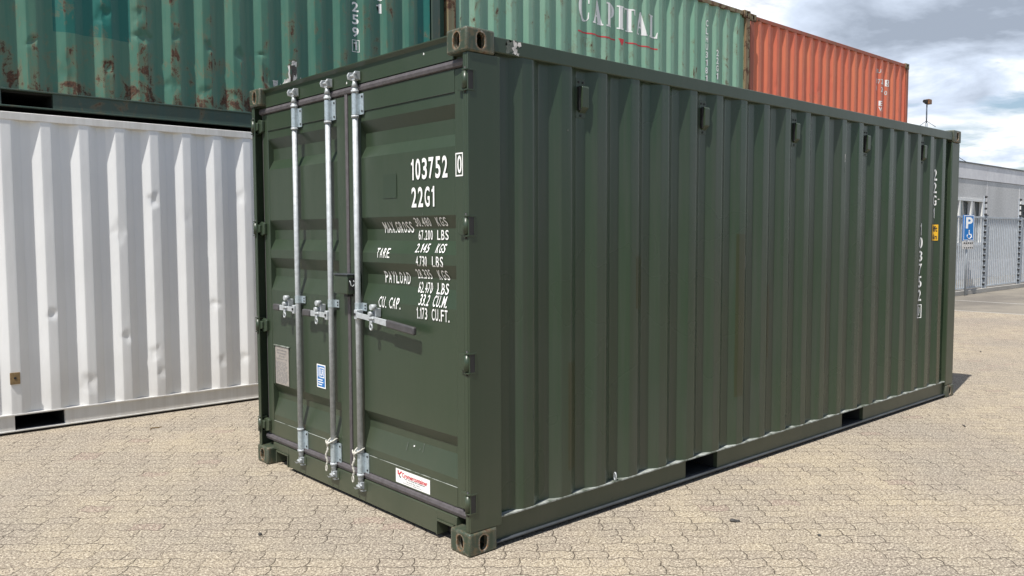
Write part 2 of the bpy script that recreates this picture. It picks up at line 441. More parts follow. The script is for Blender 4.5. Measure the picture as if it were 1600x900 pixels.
class MB:
    """collects shapes with material slots and links them as ONE mesh object"""
    def __init__(s):
        s.bm = bmesh.new(); s.mats = []

    def mi(s, m):
        if m not in s.mats: s.mats.append(m)
        return s.mats.index(m)

    def faces(s, verts, faces, mat, smooth=False):
        k = s.mi(mat); vs = [s.bm.verts.new(v) for v in verts]
        fs = []
        for f in faces:
            try: fc = s.bm.faces.new([vs[i] for i in f])
            except ValueError: continue
            fc.material_index = k; fc.smooth = smooth; fs.append(fc)
        return vs, fs

    def box(s, x0, x1, y0, y1, z0, z1, mat, bevel=0.0):
        v = [(x, y, z) for x in (x0, x1) for y in (y0, y1) for z in (z0, z1)]
        f = [(0, 1, 3, 2), (4, 6, 7, 5), (0, 4, 5, 1), (2, 3, 7, 6), (0, 2, 6, 4), (1, 5, 7, 3)]
        vs, fs = s.faces(v, f, mat)
        if bevel:
            es = list({e for fc in fs for e in fc.edges})
            r = bmesh.ops.bevel(s.bm, geom=es, offset=bevel, segments=2, affect='EDGES', profile=0.5)
            for fc in r['faces']: fc.material_index = s.mi(mat); fc.smooth = True
        return vs

    def cyl(s, p0, p1, r0, r1, mat, n=16, caps=True):
        p0, p1 = Vector(p0), Vector(p1); d = (p1 - p0).normalized()
        a = d.orthogonal().normalized(); b = d.cross(a)
        vs = []
        for p, r in ((p0, r0), (p1, r1)):
            for i in range(n):
                t = 2 * math.pi * i / n
                vs.append(p + a * math.cos(t) * r + b * math.sin(t) * r)
        fs = [(i, (i + 1) % n, n + (i + 1) % n, n + i) for i in range(n)]
        k = s.mi(mat); bv = [s.bm.verts.new(v) for v in vs]
        for f in fs:
            fc = s.bm.faces.new([bv[i] for i in f]); fc.material_index = k; fc.smooth = True
        if caps:
            for ring in (bv[:n][::-1], bv[n:]):
                fc = s.bm.faces.new(ring); fc.material_index = k

    def tube(s, pts, r, mat, n=8, closed=False):
        pts = [Vector(p) for p in pts]; k = s.mi(mat); rings = []
        L = len(pts)
        ref = Vector((0.3, 0.2, 1)).normalized()
        for i, p in enumerate(pts):
            a = pts[(i + 1) % L] if (closed or i < L - 1) else p
            b = pts[i - 1] if (closed or i > 0) else p
            d = (a - b).normalized()
            u = d.cross(ref)
            if u.length < 0.1: u = d.cross(Vector((1, 0, 0)))
            u.normalize(); w = d.cross(u)
            rr = r(i) if callable(r) else r
            rings.append([s.bm.verts.new(p + u * math.cos(2*math.pi*j/n) * rr + w * math.sin(2*math.pi*j/n) * rr) for j in range(n)])
        m = L if closed else L - 1
        for i in range(m):
            A, B = rings[i], rings[(i + 1) % L]
            for j in range(n):
                fc = s.bm.faces.new((A[j], A[(j+1) % n], B[(j+1) % n], B[j])); fc.material_index = k; fc.smooth = True
        if not closed:
            for ring in (rings[0][::-1], rings[-1]):
                fc = s.bm.faces.new(ring); fc.material_index = k

    def prism(s, poly, axis, a0, a1, mat, bevel=0.0):
        """poly in the two other axes (in xyz order), extruded along axis"""
        def P(u, v, a):
            c = [u, v]; c.insert(axis, a); return tuple(c)
        n = len(poly)
        v = [P(u, w, a0) for u, w in poly] + [P(u, w, a1) for u, w in poly]
        f = [tuple(range(n))[::-1], tuple(range(n, 2 * n))] + [(i, (i + 1) % n, n + (i + 1) % n, n + i) for i in range(n)]
        vs, fs = s.faces(v, f, mat)
        if bevel:
            es = list({e for fc in fs for e in fc.edges})
            r = bmesh.ops.bevel(s.bm, geom=es, offset=bevel, segments=2, affect='EDGES', profile=0.5)
            for fc in r['faces']: fc.material_index = s.mi(mat); fc.smooth = True

    def build(s, name, parent=None, recalc=True):
        if recalc: bmesh.ops.recalc_face_normals(s.bm, faces=s.bm.faces)
        me = bpy.data.meshes.new(name); s.bm.to_mesh(me); s.bm.free()
        for m in s.mats: me.materials.append(MAT[m])
        o = bpy.data.objects.new(name, me); COL.objects.link(o)
        if parent: o.parent = parent
        return o


# ---- painted lettering, laid onto a surface profile
def text_bm(body, bold=0.0, spacing=1.0):
    cu = bpy.data.curves.new('t', 'FONT'); cu.body = body; cu.offset = bold; cu.resolution_u = 4
    cu.space_character = spacing
    ob = bpy.data.objects.new('t', cu); COL.objects.link(ob)
    bpy.context.view_layer.update()
    dg = bpy.context.evaluated_depsgraph_get()
    me = bpy.data.meshes.new_from_object(ob.evaluated_get(dg))
    bm = bmesh.new(); bm.from_mesh(me)
    bpy.data.objects.remove(ob); bpy.data.curves.remove(cu); bpy.data.meshes.remove(me)
    return bm


def cond_text(body, u0, u1, v0, v1, bold=0.02):
    wd = {'1': 0.62, '.': 0.34, ' ': 0.55, 'M': 1.25, 'I': 0.42, 'W': 1.3}
    adv = [wd.get(c, 1.0) for c in body]; g = 0.34
    tot = sum(adv) + g * (len(body) - 1); k = (u1 - u0) / tot
    res = bmesh.new(); x = u0; h = v1 - v0
    for c, a in zip(body, adv):
        w = a * k
        if c == '1':
            b = poly_bm([[(x + w*0.48, v0), (x + w*0.92, v0), (x + w*0.92, v1), (x + w*0.55, v1), (x + w*0.38, v1 - h*0.14), (x + w*0.05, v1 - h*0.17), (x + w*0.05, v1 - h*0.29), (x + w*0.48, v1 - h*0.27)]])
            bmesh.ops.triangulate(b, faces=b.faces)
        elif c == '.':
            b = poly_bm([[(x, v0), (x + w, v0), (x + w, v0 + h*0.16), (x, v0 + h*0.16)]])
        elif c == ' ':
            x += w + g * k; continue
        else:
            b = fit(text_bm(c, bold), x, x + w, v0, v1)
        me = bpy.data.meshes.new('g'); b.to_mesh(me); b.free(); res.from_mesh(me); bpy.data.meshes.remove(me)
        x += w + g * k
    return res


def poly_bm(polys):
    bm = bmesh.new()
    for p in polys:
        bm.faces.new([bm.verts.new((x, y, 0)) for x, y in p])
    return bm


def fit(bm, u0, u1, v0, v1):
    xs = [v.co.x for v in bm.verts]; ys = [v.co.y for v in bm.verts]
    a, b, c, d = min(xs), max(xs), min(ys), max(ys)
    for v in bm.verts:
        v.co.x = u0 + (v.co.x - a) / (b - a) * (u1 - u0)
        v.co.y = v0 + (v.co.y - c) / (d - c) * (v1 - v0)
    return bm


def drape(parts, name, parent, place, ubreaks=(), vbreaks=()):
    """parts: list of (bm, material, lift); place(u, v, lift) -> local xyz"""
    m = MB()
    for bm, mat, lift in parts:
        for axis, brs in ((0, ubreaks), (1, vbreaks)):
            for b in brs:
                co = [0, 0, 0]; no = [0, 0, 0]; co[axis] = b; no[axis] = 1
                bmesh.ops.bisect_plane(bm, geom=list(bm.verts) + list(bm.edges) + list(bm.faces), dist=1e-6, plane_co=co, plane_no=no)
        k = m.mi(mat)
        mp = {v: m.bm.verts.new(place(v.co.x, v.co.y, lift)) for v in bm.verts}
        for f in bm.faces:
            try: nf = m.bm.faces.new([mp[v] for v in f.verts]); nf.material_index = k
            except ValueError: pass
        bm.free()
    return m.build(name, parent, recalc=False)


def rect(u0, u1, v0, v1):
    return poly_bm([[(u0, v0), (u1, v0), (u1, v1), (u0, v1)]])


def frame_bm(u0, u1, v0, v1, w, h=None):
    h = h or w
    return poly_bm([[(u0, v0), (u1, v0), (u1, v0+h), (u0, v0+h)], [(u0, v1-h), (u1, v1-h), (u1, v1), (u0, v1)],
                    [(u0, v0+h), (u0+w, v0+h), (u0+w, v1-h), (u0, v1-h)], [(u1-w, v0+h), (u1, v0+h), (u1, v1-h), (u1-w, v1-h)]])


# ---- corner casting with real apertures
def casting_mesh(mat, top):
    LX, LY, LZ = 0.178, 0.162, 0.118
    m = MB(); m.box(0, LX, 0, LY, 0, LZ, mat, bevel=0.011)
    o = m.build('casting_tmp')
    cutters = []
    def oval(axis, cu, cv, w, h, a0, a1):
        pts = []
        r = w / 2
        for i in range(24):
            t = 2 * math.pi * i / 24
            du, dv = math.cos(t) * r, math.sin(t) * r
            dv += (h / 2 - r) * (1 if dv >= 0 else -1)
            pts.append((cu + du, cv + dv))
        c = MB(); c.prism(pts, axis, a0, a1, mat)
        cutters.append(c.build('cut_tmp'))
    zc_ = 0.0585
    oval(1, 0.089, zc_, 0.051, 0.079, -0.02, 0.030)      # side face
    oval(0, 0.079, zc_, 0.051, 0.079, -0.02, 0.030)      # end face
    c = MB(); c.box(0.026, LX - 0.026, 0.026, LY - 0.026, 0.018, LZ - 0.018, mat); cutters.append(c.build('cut_tmp'))
    for c in cutters:
        md = o.modifiers.new('b', 'BOOLEAN'); md.operation = 'DIFFERENCE'; md.object = c; md.solver = 'EXACT'
    bpy.context.view_layer.update()
    dg = bpy.context.evaluated_depsgraph_get()
    me = bpy.data.meshes.new_from_object(o.evaluated_get(dg)); me.name = 'corner_casting'
    for c in cutters: bpy.data.objects.remove(c)
    bpy.data.objects.remove(o)
    return me


CAST = {}


def castings(parent, mat, L, W, H):
    if mat not in CAST: CAST[mat] = casting_mesh(mat, False)
    for ix in (0, 1):
        for iy in (0, 1):
            for iz in (0, 1):
                o = bpy.data.objects.new('corner_casting', CAST[mat]); COL.objects.link(o)
                o.parent = parent
                o.location = (L * ix, W * iy, H * iz)
                o.scale = (-1 if ix else 1, -1 if iy else 1, -1 if iz else 1)


# ---- corrugated sheet
def wall_profile(x0, x1, ph, yo, yi, pitch=0.2785, flat=0.072, slope=0.068):
    pts = [(x0, yi)]
    k = math.floor((x0 - ph) / pitch)
    while True:
        s = ph + k * pitch
        for dx, y in ((-slope, yi), (0, yo), (flat, yo), (flat + slope, yi)):
            x = s + dx
            if x0 + 0.004 < x < x1 - 0.004: pts.append((x, y))
            elif x <= x0 + 0.004: pts[0] = (x0, yi)
        k += 1
        if s > x1: break
    pts.append((x1, yi))
    return pts


def prof_y(pts):
    def f(x):
        if x <= pts[0][0]: return pts[0][1]
        for (a, ya), (b, yb) in zip(pts, pts[1:]):
            if a <= x <= b: return ya + (yb - ya) * (x - a) / max(1e-9, b - a)
        return pts[-1][1]
    return f


def corrugated(name, parent, pts, z0, z1, mat, dents=(), nz=1, flip=None, thick=0.002, jitter=0.0, soft=0.0035):
    """a pressed sheet with slightly rounded folds; dents = (x, z, rx, rz, depth)"""
    fine = []
    for i, (x, y) in enumerate(pts):
        if 0 < i < len(pts) - 1 and soft:
            px, py = pts[i-1]; qx, qy = pts[i+1]
            la = math.hypot(x-px, y-py); lb = math.hypot(qx-x, qy-y)
            s = min(soft, la * 0.4, lb * 0.4)
            A = (x + (px-x)/la*s, y + (py-y)/la*s); B = (x + (qx-x)/lb*s, y + (qy-y)/lb*s)
            mid = ((A[0]+B[0])/4 + x/2, (A[1]+B[1])/4 + y/2)
            fine += [A, mid, B]
        else: fine.append((x, y))
    if dents:                    # more columns where the metal can bend
        f2 = []
        for (a, b) in zip(fine, fine[1:]):
            f2.append(a); d = b[0]-a[0]
            if d > 0.03:
                for q in (1, 2, 3): f2.append((a[0]+d*q/4, a[1]+(b[1]-a[1])*q/4))
        f2.append(fine[-1]); fine = f2
    zs = [z0 + (z1 - z0) * i / nz for i in range(nz + 1)]
    bm = bmesh.new(); k = 0
    rnd = random.Random(len(fine))
    grid = []
    ymin = min(p[1] for p in fine); ymax = max(p[1] for p in fine)
    for z in zs:
        row = []
        for (x, y) in fine:
            yy = y; xx = x
            for di, (dx, dz, rx, rz, dep) in enumerate(dents):
                sh = 0.9 * math.sin(di * 2.1 + 1); fz = 0.45 + 1.1 * abs(math.sin(di * 1.7)); ox = 0.032 * math.sin(di * 3.3)
                g = (abs(x-dx-ox+0.5*sh*(z-dz))/(rx*0.85) + abs(z-dz-sh*(x-dx-ox))/(rz*fz)) ** 2
                if g < 2.6:
                    q_ = math.sqrt(g) / 1.6; wgt = max(0.0, 1.0 - q_) ** 0.8 * (1.0 + 0.25 * math.sin((dx * 37 + dz * 51) + xx * 60 + z * 45))
                    yy += 0.6 * dep * wgt * (1.0 if y < ymax - 0.004 else 0.35)
                    xx += 0.35 * dep * wgt * math.sin((z-dz)/rz*3)
            row.append(bm.verts.new((xx, yy, z) if flip is None else flip(xx, yy, z)))
        grid.append(row)
    for i in range(nz):
        for j in range(len(fine) - 1):
            f = bm.faces.new((grid[i][j], grid[i][j+1], grid[i+1][j+1], grid[i+1][j])); f.smooth = True
    me = bpy.data.meshes.new(name)
    bmesh.ops.recalc_face_normals(bm, faces=bm.faces)
    bm.to_mesh(me); bm.free()
    me.materials.append(MAT[mat])
    o = bpy.data.objects.new(name, me); COL.objects.link(o); o.parent = parent
    md = o.modifiers.new('thick', 'SOLIDIFY'); md.thickness = thick; md.offset = 0
    es = o.modifiers.new('es', 'EDGE_SPLIT'); es.split_angle = R(28)
    return o


W_, H_ = 2.438, 2.591


def plain_container(name, label, loc, L, mats, ph, yo=0.016, yi=0.052, dents=(), post_w=0.10, nz=40, pitch=0.2785, pocket_mid=None, group=None):
    """closed box seen from its long side; mats = (wall, rail, casting)"""
    wall, rail, cast = mats
    t = thing(name, label, 'shipping container', loc, group=group)
    castings(t, cast, L, W_, H_)
    for (x0, x1) in ((0.008, post_w + 0.02), (L - post_w - 0.02, L - 0.008)):
        for (y0, y1) in ((0.008, 0.09), (W_ - 0.09, W_ - 0.008)):
            m = MB(); m.box(x0, x1, y0, y1, 0.119, H_ - 0.119, rail, 0.006); m.build('corner_post', t)
    for side in (0, 1):
        fy = (lambda a, b: (a, b)) if side == 0 else (lambda a, b: (W_ - b, W_ - a))
        m = MB(); y0, y1 = fy(0.010, 0.070); m.box(0.179, L - 0.179, y0, y1, H_ - 0.085, H_ - 0.022, rail, 0.005); m.build('top_rail', t)
        m = MB()
        mid = L / 2
        pk = [(mid - 1.025 - 0.18, mid - 1.025 + 0.18), (mid + 1.025 - 0.18, mid + 1.025 + 0.18)]
        xs = [0.179, pk[0][0], pk[0][1], pk[1][0], pk[1][1], L - 0.179]
        y0, y1 = fy(0.022, 0.060)
        for i in (0, 2, 4): m.box(xs[i], xs[i+1], y0, y1, 0.031, 0.150, rail)
        y0, y1 = fy(0.010, 0.062)
        m.box(0.179, L - 0.179, y0, y1, 0.150, 0.162, rail, 0.002)
        m.box(0.179, L - 0.179, y0, y1, 0.020, 0.031, rail, 0.002)
        m.build('bottom_rail', t)
    pts = wall_profile(post_w + 0.02, L - post_w - 0.02, ph, yo, yi, pitch)
    corrugated('side_wall', t, pts, 0.162, H_ - 0.085, wall, dents, nz)
    corrugated('side_wall', t, pts, 0.162, H_ - 0.085, wall, (), 1, flip=lambda x, y, z: (x, W_ - y, z))
    ep = wall_profile(0.09, W_ - 0.09, 0.2, 0.02, 0.06, 0.25, 0.07, 0.04)
    corrugated('end_wall', t, ep, 0.162, H_ - 0.085, wall, (), 1, flip=lambda x, y, z: (y, x, z))
    corrugated('end_wall', t, ep, 0.162, H_ - 0.085, wall, (), 1, flip=lambda x, y, z: (L - y, x, z))
    for xe in ((0.010, 0.060), (L - 0.060, L - 0.010)):
        m = MB(); m.box(xe[0], xe[1], 0.163, W_ - 0.163, 0.02, 0.162, rail, 0.004)
        m.build('end_sill', t)
        m = MB(); m.box(xe[0], xe[1], 0.163, W_ - 0.163, H_ - 0.09, H_ - 0.02, rail, 0.004)
        m.build('end_header', t)
    # roof sheet with shallow cross ribs
    rp = wall_profile(0.07, L - 0.07, 0.2, H_ - 0.018, H_ - 0.034, 0.21, 0.09, 0.03)
    bm = MB()
    vs = [(x, y, z) for x, z in rp for y in (0.072, W_ - 0.072)]
    bm.faces(vs, [(2*i, 2*i+1, 2*i+3, 2*i+2) for i in range(len(rp)-1)], rail)
    bm.build('roof', t)
    # floor pan and forklift tunnels
    m = MB(); m.box(0.07, L - 0.07, 0.063, W_ - 0.063, 0.135, 0.158, 'inside')
    for a, b in pk:
        m.box(a - 0.006, a, 0.063, W_ - 0.063, 0.034, 0.134, 'inside'); m.box(b, b + 0.006, 0.063, W_ - 0.063, 0.034, 0.134, 'inside')
        m.box(a - 0.006, b + 0.006, 0.063, W_ - 0.063, 0.022, 0.033, 'inside')
        m.box(a, b, W_/2 - 0.01, W_/2 + 0.01, 0.034, 0.134, 'inside')
    m.build('underframe', t)
    return t, pts


def wall_place(pts):
    f = prof_y(pts)
    return lambda u, v, lift: (u, f(u) - lift, v)


# ================================================================== SETTING
m = MB(); m.faces([(-120, -120, 0), (15.6, -120, 0), (15.6, 4.95, 0), (15.6, 160, 0), (-120, 160, 0)], [(0, 1, 2, 3, 4)], 'paving')
tag(m.build('paved_yard'), kind='structure')
m = MB(); m.faces([(-1500, -1500, -0.006), (1500, -1500, -0.006), (1500, 1500, -0.006), (-1500, 1500, -0.006)], [(0, 1, 2, 3)], 'asphalt')
tag(m.build('ground'), kind='structure')
m = MB(); m.faces([(15.6, -120, -0.002), (120, -120, -0.002), (120, 5.0, -0.002), (15.6, 5.0, -0.002)], [(0, 1, 2, 3)], 'asphalt')
tag(m.build('road'), kind='structure')
m = MB(); m.faces([(16.25, -60, 0.002), (16.37, -60, 0.002), (18.4, 4.6, 0.002), (18.28, 4.6, 0.002)], [(0, 1, 2, 3)], 'kerb')
m.box(15.55, 15.63, -60, 4.9, -0.004, 0.004, 'kerb')
tag(m.build('road_edge_strip'), kind='structure')

# ================================================================== DARK GREEN CONTAINER (subject)
L_ = 6.058
box = thing('shipping_container', 'dark army green shipping container with closed doors, standing in front of all the others', 'shipping container')
castings(box, 'green_chip', L_, W_, H_)
GR = 'green'
# corner posts: outer J section at the door end, plain at the far end
for side in (0, 1):
    S = (lambda y: y) if side == 0 else (lambda y: W_ - y)
    def bx(m, x0, x1, y0, y1, z0, z1, mat, bevel=0.0):
        a, b = sorted((S(y0), S(y1))); m.box(x0, x1, a, b, z0, z1, mat, bevel)
    m = MB()
    bx(m, 0.012, 0.214, 0.007, 0.019, 0.119, H_ - 0.119, GR, 0.003)      # side plate
    bx(m, 0.012, 0.022, 0.020, 0.046, 0.119, H_ - 0.119, GR, 0.003)      # front lip
    bx(m, 0.115, 0.214, 0.020, 0.090, 0.119, H_ - 0.119, GR, 0.003)      # inner column
    m.build('corner_post', box)
    m = MB()
    bx(m, L_ - 0.19, L_ - 0.008, 0.007, 0.10, 0.119, H_ - 0.119, GR, 0.008); m.build('corner_post', box)
    # rails
    m = MB(); bx(m, 0.179, L_ - 0.179, 0.011, 0.071, H_ - 0.100, H_ - 0.022, GR, 0.006)
    m.build('top_rail', box)
    m = MB()
    xs = [0.179, 1.775, 2.12, 3.84, 4.205, L_ - 0.179]
    for i in (0, 2, 4): bx(m, xs[i], xs[i+1], 0.030, 0.060, 0.036, 0.152, GR)
    bx(m, 0.215, L_ - 0.179, 0.012, 0.062, 0.1525, 0.162, 'ledge', 0.002)
    bx(m, 0.179, L_ - 0.179, 0.008, 0.062, 0.026, 0.0355, 'flange', 0.002)
    m.build('bottom_rail', box)
PH = 0.370
MAIN = wall_profile(0.2145, L_ - 0.19, PH, 0.016, 0.050)
corrugated('side_wall', box, MAIN, 0.1625, H_ - 0.100, 'green_side',
           dents=[(5.42, 1.0, 0.05, 0.25, 0.006), (5.7, 0.8, 0.06, 0.3, 0.007), (5.14, 0.7, 0.05, 0.3, 0.005), (2.35, 0.6, 0.06, 0.3, 0.004), (3.98, 1.0, 0.05, 0.4, 0.004)], nz=30)
corrugated('side_wall', box, MAIN, 0.1625, H_ - 0.100, 'green_side', flip=lambda x, y, z: (x, W_ - y, z))
ep = wall_profile(0.10, W_ - 0.10, 0.2, 0.02, 0.06, 0.25, 0.07, 0.04)
corrugated('end_wall', box, ep, 0.162, H_ - 0.09, GR, flip=lambda x, y, z: (L_ - y, x, z))
m = MB(); m.box(L_ - 0.06, L_ - 0.010, 0.163, W_ - 0.163, 0.02, 0.161, GR, 0.004); m.build('end_sill', box)
m = MB(); m.box(L_ - 0.06, L_ - 0.010, 0.163, W_ - 0.163, H_ - 0.09, H_ - 0.02, GR, 0.004); m.build('end_header', box)
rp = wall_profile(0.12, L_ - 0.07, 0.3, H_ - 0.018, H_ - 0.034, 0.21, 0.09, 0.03)
m = MB(); m.faces([(x, y, z) for x, z in rp for y in (0.072, W_ - 0.072)], [(2*i, 2*i+1, 2*i+3, 2*i+2) for i in range(len(rp)-1)], GR)
m.build('roof', box)
m = MB(); m.box(0.12, L_ - 0.07, 0.063, W_ - 0.063, 0.140, 0.158, 'inside')
for a, b in ((1.775, 2.12), (3.84, 4.205)):
    m.box(a - 0.006, a, 0.0605, W_ - 0.0605, 0.037, 0.139, 'inside'); m.box(b, b + 0.006, 0.0605, W_ - 0.0605, 0.037, 0.139, 'inside')
    m.box(a - 0.006, b + 0.006, 0.063, W_ - 0.063, 0.024, 0.034, 'inside')
    m.box(a, b, W_/2 - 0.01, W_/2 + 0.01, 0.037, 0.139, 'inside')
m.build('underframe', box)
# header and sill of the door end
m = MB()
m.prism([(0.046, 2.462), (0.046, 2.556), (0.026, 2.572), (0.026, 2.578), (0.115, 2.578), (0.115, 2.462)], 1, 0.163, W_ - 0.163, GR)
m.box(0.060, 0.115, 0.020, 0.1625, 2.44, 2.472, GR); m.box(0.060, 0.115, W_ - 0.1625, W_ - 0.020, 2.44, 2.472, GR)
m.build('header', box)
m = MB()
SZ0, SZ1 = 0.024, 0.156
segs = [(0.163, 0.205, 0.1, SZ1), (0.205, 0.335, 0.103, SZ1), (0.335, W_ - 0.395, SZ0, SZ1), (W_ - 0.395, W_ - 0.225, 0.103, SZ1), (W_ - 0.225, W_ - 0.163, 0.1, SZ1)]
m.box(0.044, 0.110, 0.335, W_ - 0.395, SZ0, SZ1, GR, 0.003)
m.box(0.044, 0.110, 0.163, 0.3345, 0.108, SZ1, GR, 0.003)
m.box(0.044, 0.110, W_ - 0.3945, W_ - 0.163, 0.108, SZ1, GR, 0.003)
for ya, yb in ((0.187, 0.3345), (W_ - 0.3945, W_ - 0.215)):       # proud frames round the lashing notches
    m.box(0.036, 0.108, ya, yb, 0.098, 0.1075, GR, 0.001)
    m.box(0.036, 0.108, ya, ya + 0.009, SZ0, 0.0975, GR, 0.001)
    m.box(0.036, 0.108, yb - 0.009, yb, SZ0, 0.0975, GR, 0.001)
m.box(0.1105, 0.114, 0.165, W_ - 0.165, 0.026, 0.152, 'inside')
m.build('sill', box)
# dark sheet behind the doors, its colour stands for gap shade
# ---- doors
DX = 0.055
BANDS = [(2.248, 2.182, 2.104, 2.04), (1.697, 1.63, 1.566, 1.495), (1.441, 1.37, 1.315, 1.22), (0.569, 0.509, 0.466, 0.349)]
DZ0, DZ1 = 0.205, 2.415
PO, PI_ = 0.0585, 0.094
dprof = [(0.305, PO)]
for a, b, c, d in sorted(BANDS, key=lambda t: t[0]):
    dprof += [(d, PO), (c, PI_), (b, PI_), (a, PO)]
dprof += [(2.300, PO)]
dfun = prof_y(dprof)


def door(ya, yb, sl, sr):
    """ya<yb door limits; sl, sr = stile widths at yb (left) and ya (right)"""
    d = MB()
    X0, X1 = DX, 0.108
    d.box(X0, X1, ya, ya + sr, DZ0, DZ1, GR, 0.004)
    d.box(X0, X1, yb - sl, yb, DZ0, DZ1, GR, 0.004)
    d.box(X0, X1, ya + sr, yb - sl, DZ1 - 0.110, DZ1, GR)
    d.box(X0, X1, ya + sr, yb - sl, DZ0, DZ0 + 0.100, GR)
    o = d.build('door', box)
    y0, y1 = ya + sr - 0.004, yb - sl + 0.004
    p = MB()
    pr = [(0.302, PO + 0.002)] + dprof[1:-1] + [(2.308, PO + 0.002)]
    vs = [(x, y, z) for z, x in pr for y in (y0, y1)]
    vs2 = [(x + 0.002, y, z) for z, x in pr for y in (y0, y1)]
    n = len(pr)
    p.faces(vs, [(2*i, 2*i+2, 2*i+3, 2*i+1) for i in range(n-1)], GR)
    p.faces(vs2, [(2*i, 2*i+1, 2*i+3, 2*i+2) for i in range(n-1)], GR)
    # thin weld bead lines where sheet meets rails
    p.build('door_panel', o, recalc=False)
    for z in (2.3045, 0.3055):
        w = MB(); w.cyl((DX + 0.002, y0 + 0.005, z), (DX + 0.002, y1 - 0.005, z), 0.0022, 0.0022, 'ledge' if z < 1 else 'dark', 6)
        w.build('weld_seam', o)
    return o


doorR = door(0.100, 1.205, 0.135, 0.068)
doorL = door(1.235, 2.358, 0.080, 0.105)
doorR['label'] = 'right-hand door carrying the white weight lettering'
doorL['label'] = 'left-hand door carrying two locking bars'

# gaskets: dark rubber with a lighter lip
g = MB()
g.prism([(0.062, 2.418), (0.047, 2.424), (0.043, 2.440), (0.050, 2.458), (0.062, 2.460)], 1, 0.052, 1.212, 'gasket')
g.prism([(0.062, 0.160), (0.050, 0.162), (0.043, 0.180), (0.047, 0.196), (0.062, 0.202)], 1, 0.052, 1.212, 'gasket')
g.box(0.060, 0.100, 0.050, 0.0985, 0.20, 2.42, 'gasket')
g.box(0.049, 0.098, 1.2055, 1.2195, 0.19, 2.43, 'gasket', 0.003)
g.build('gasket', doorR)
g = MB()
g.prism([(0.062, 2.418), (0.047, 2.424), (0.043, 2.440), (0.050, 2.458), (0.062, 2.460)], 1, 1.2125, 2.385, 'gasket')
g.prism([(0.062, 0.160), (0.050, 0.162), (0.043, 0.180), (0.047, 0.196), (0.062, 0.202)], 1, 1.2125, 2.385, 'gasket')
g.box(0.060, 0.100, 2.3585, 2.372, 0.20, 2.42, 'gasket')
g.box(0.049, 0.098, 1.2205, 1.2345, 0.19, 2.43, 'gasket', 0.003)
g.build('gasket', doorL)
m = MB(); m.box(0.1105, 0.114, 0.09, W_ - 0.09, 0.15, 2.47, 'inside'); m.build('gap_shade_backing', box)  # near-black sheet colours in the shade of the door gaps

# hinges
for side, dr in ((0, doorR), (1, doorL)):
    for z in (2.34, 1.64, 0.968, 0.265):
        m = MB()
        S = (lambda y: y) if side == 0 else (lambda y: W_ - y)
        def hb(x0, x1, y0, y1, z0, z1, mat, bv=0.0):
            a, b = sorted((S(y0), S(y1))); m.box(x0, x1, a, b, z0, z1, mat, bv)
        m.cyl((0.014, S(0.028), z - 0.040), (0.014, S(0.028), z + 0.040), 0.0165, 0.0165, GR, 14)
        m.cyl((0.014, S(0.028), z - 0.062), (0.014, S(0.028), z + 0.062), 0.007, 0.007, 'dark', 10)
        for dz in (-0.052, 0.045):
            hb(0.003, 0.060, 0.0055, 0.040, z + dz, z + dz + 0.007, GR, 0.001)        # lugs on the post
        if side == 0:
            hb(0.016, 0.044, 0.0045, 0.0068, z - 0.044, z + 0.044, 'dark')            # dark patch painting the shaded slot in the post plate
            hb(0.0445, 0.050, 0.0030, 0.0068, z - 0.050, z + 0.050, GR); hb(0.016, 0.0440, 0.0030, 0.0068, z + 0.0445, z + 0.050, GR); hb(0.016, 0.0440, 0.0030, 0.0068, z - 0.050, z - 0.0445, GR)
        poly = [(S(0.034), z - 0.034), (S(0.070), z - 0.048), (S(0.118), z - 0.036), (S(0.118), z + 0.036), (S(0.070), z + 0.048), (S(0.034), z + 0.034)]
        m.prism(poly, 0, 0.034, 0.0535, GR, 0.003)
        m.prism([(S(0.034), z - 0.030), (S(0.075), z - 0.024), (S(0.075), z + 0.024), (S(0.034), z + 0.030)], 0, 0.020, 0.0335, GR, 0.003)
        h = m.build('hinge', dr)

# locking bars
BX = 0.030


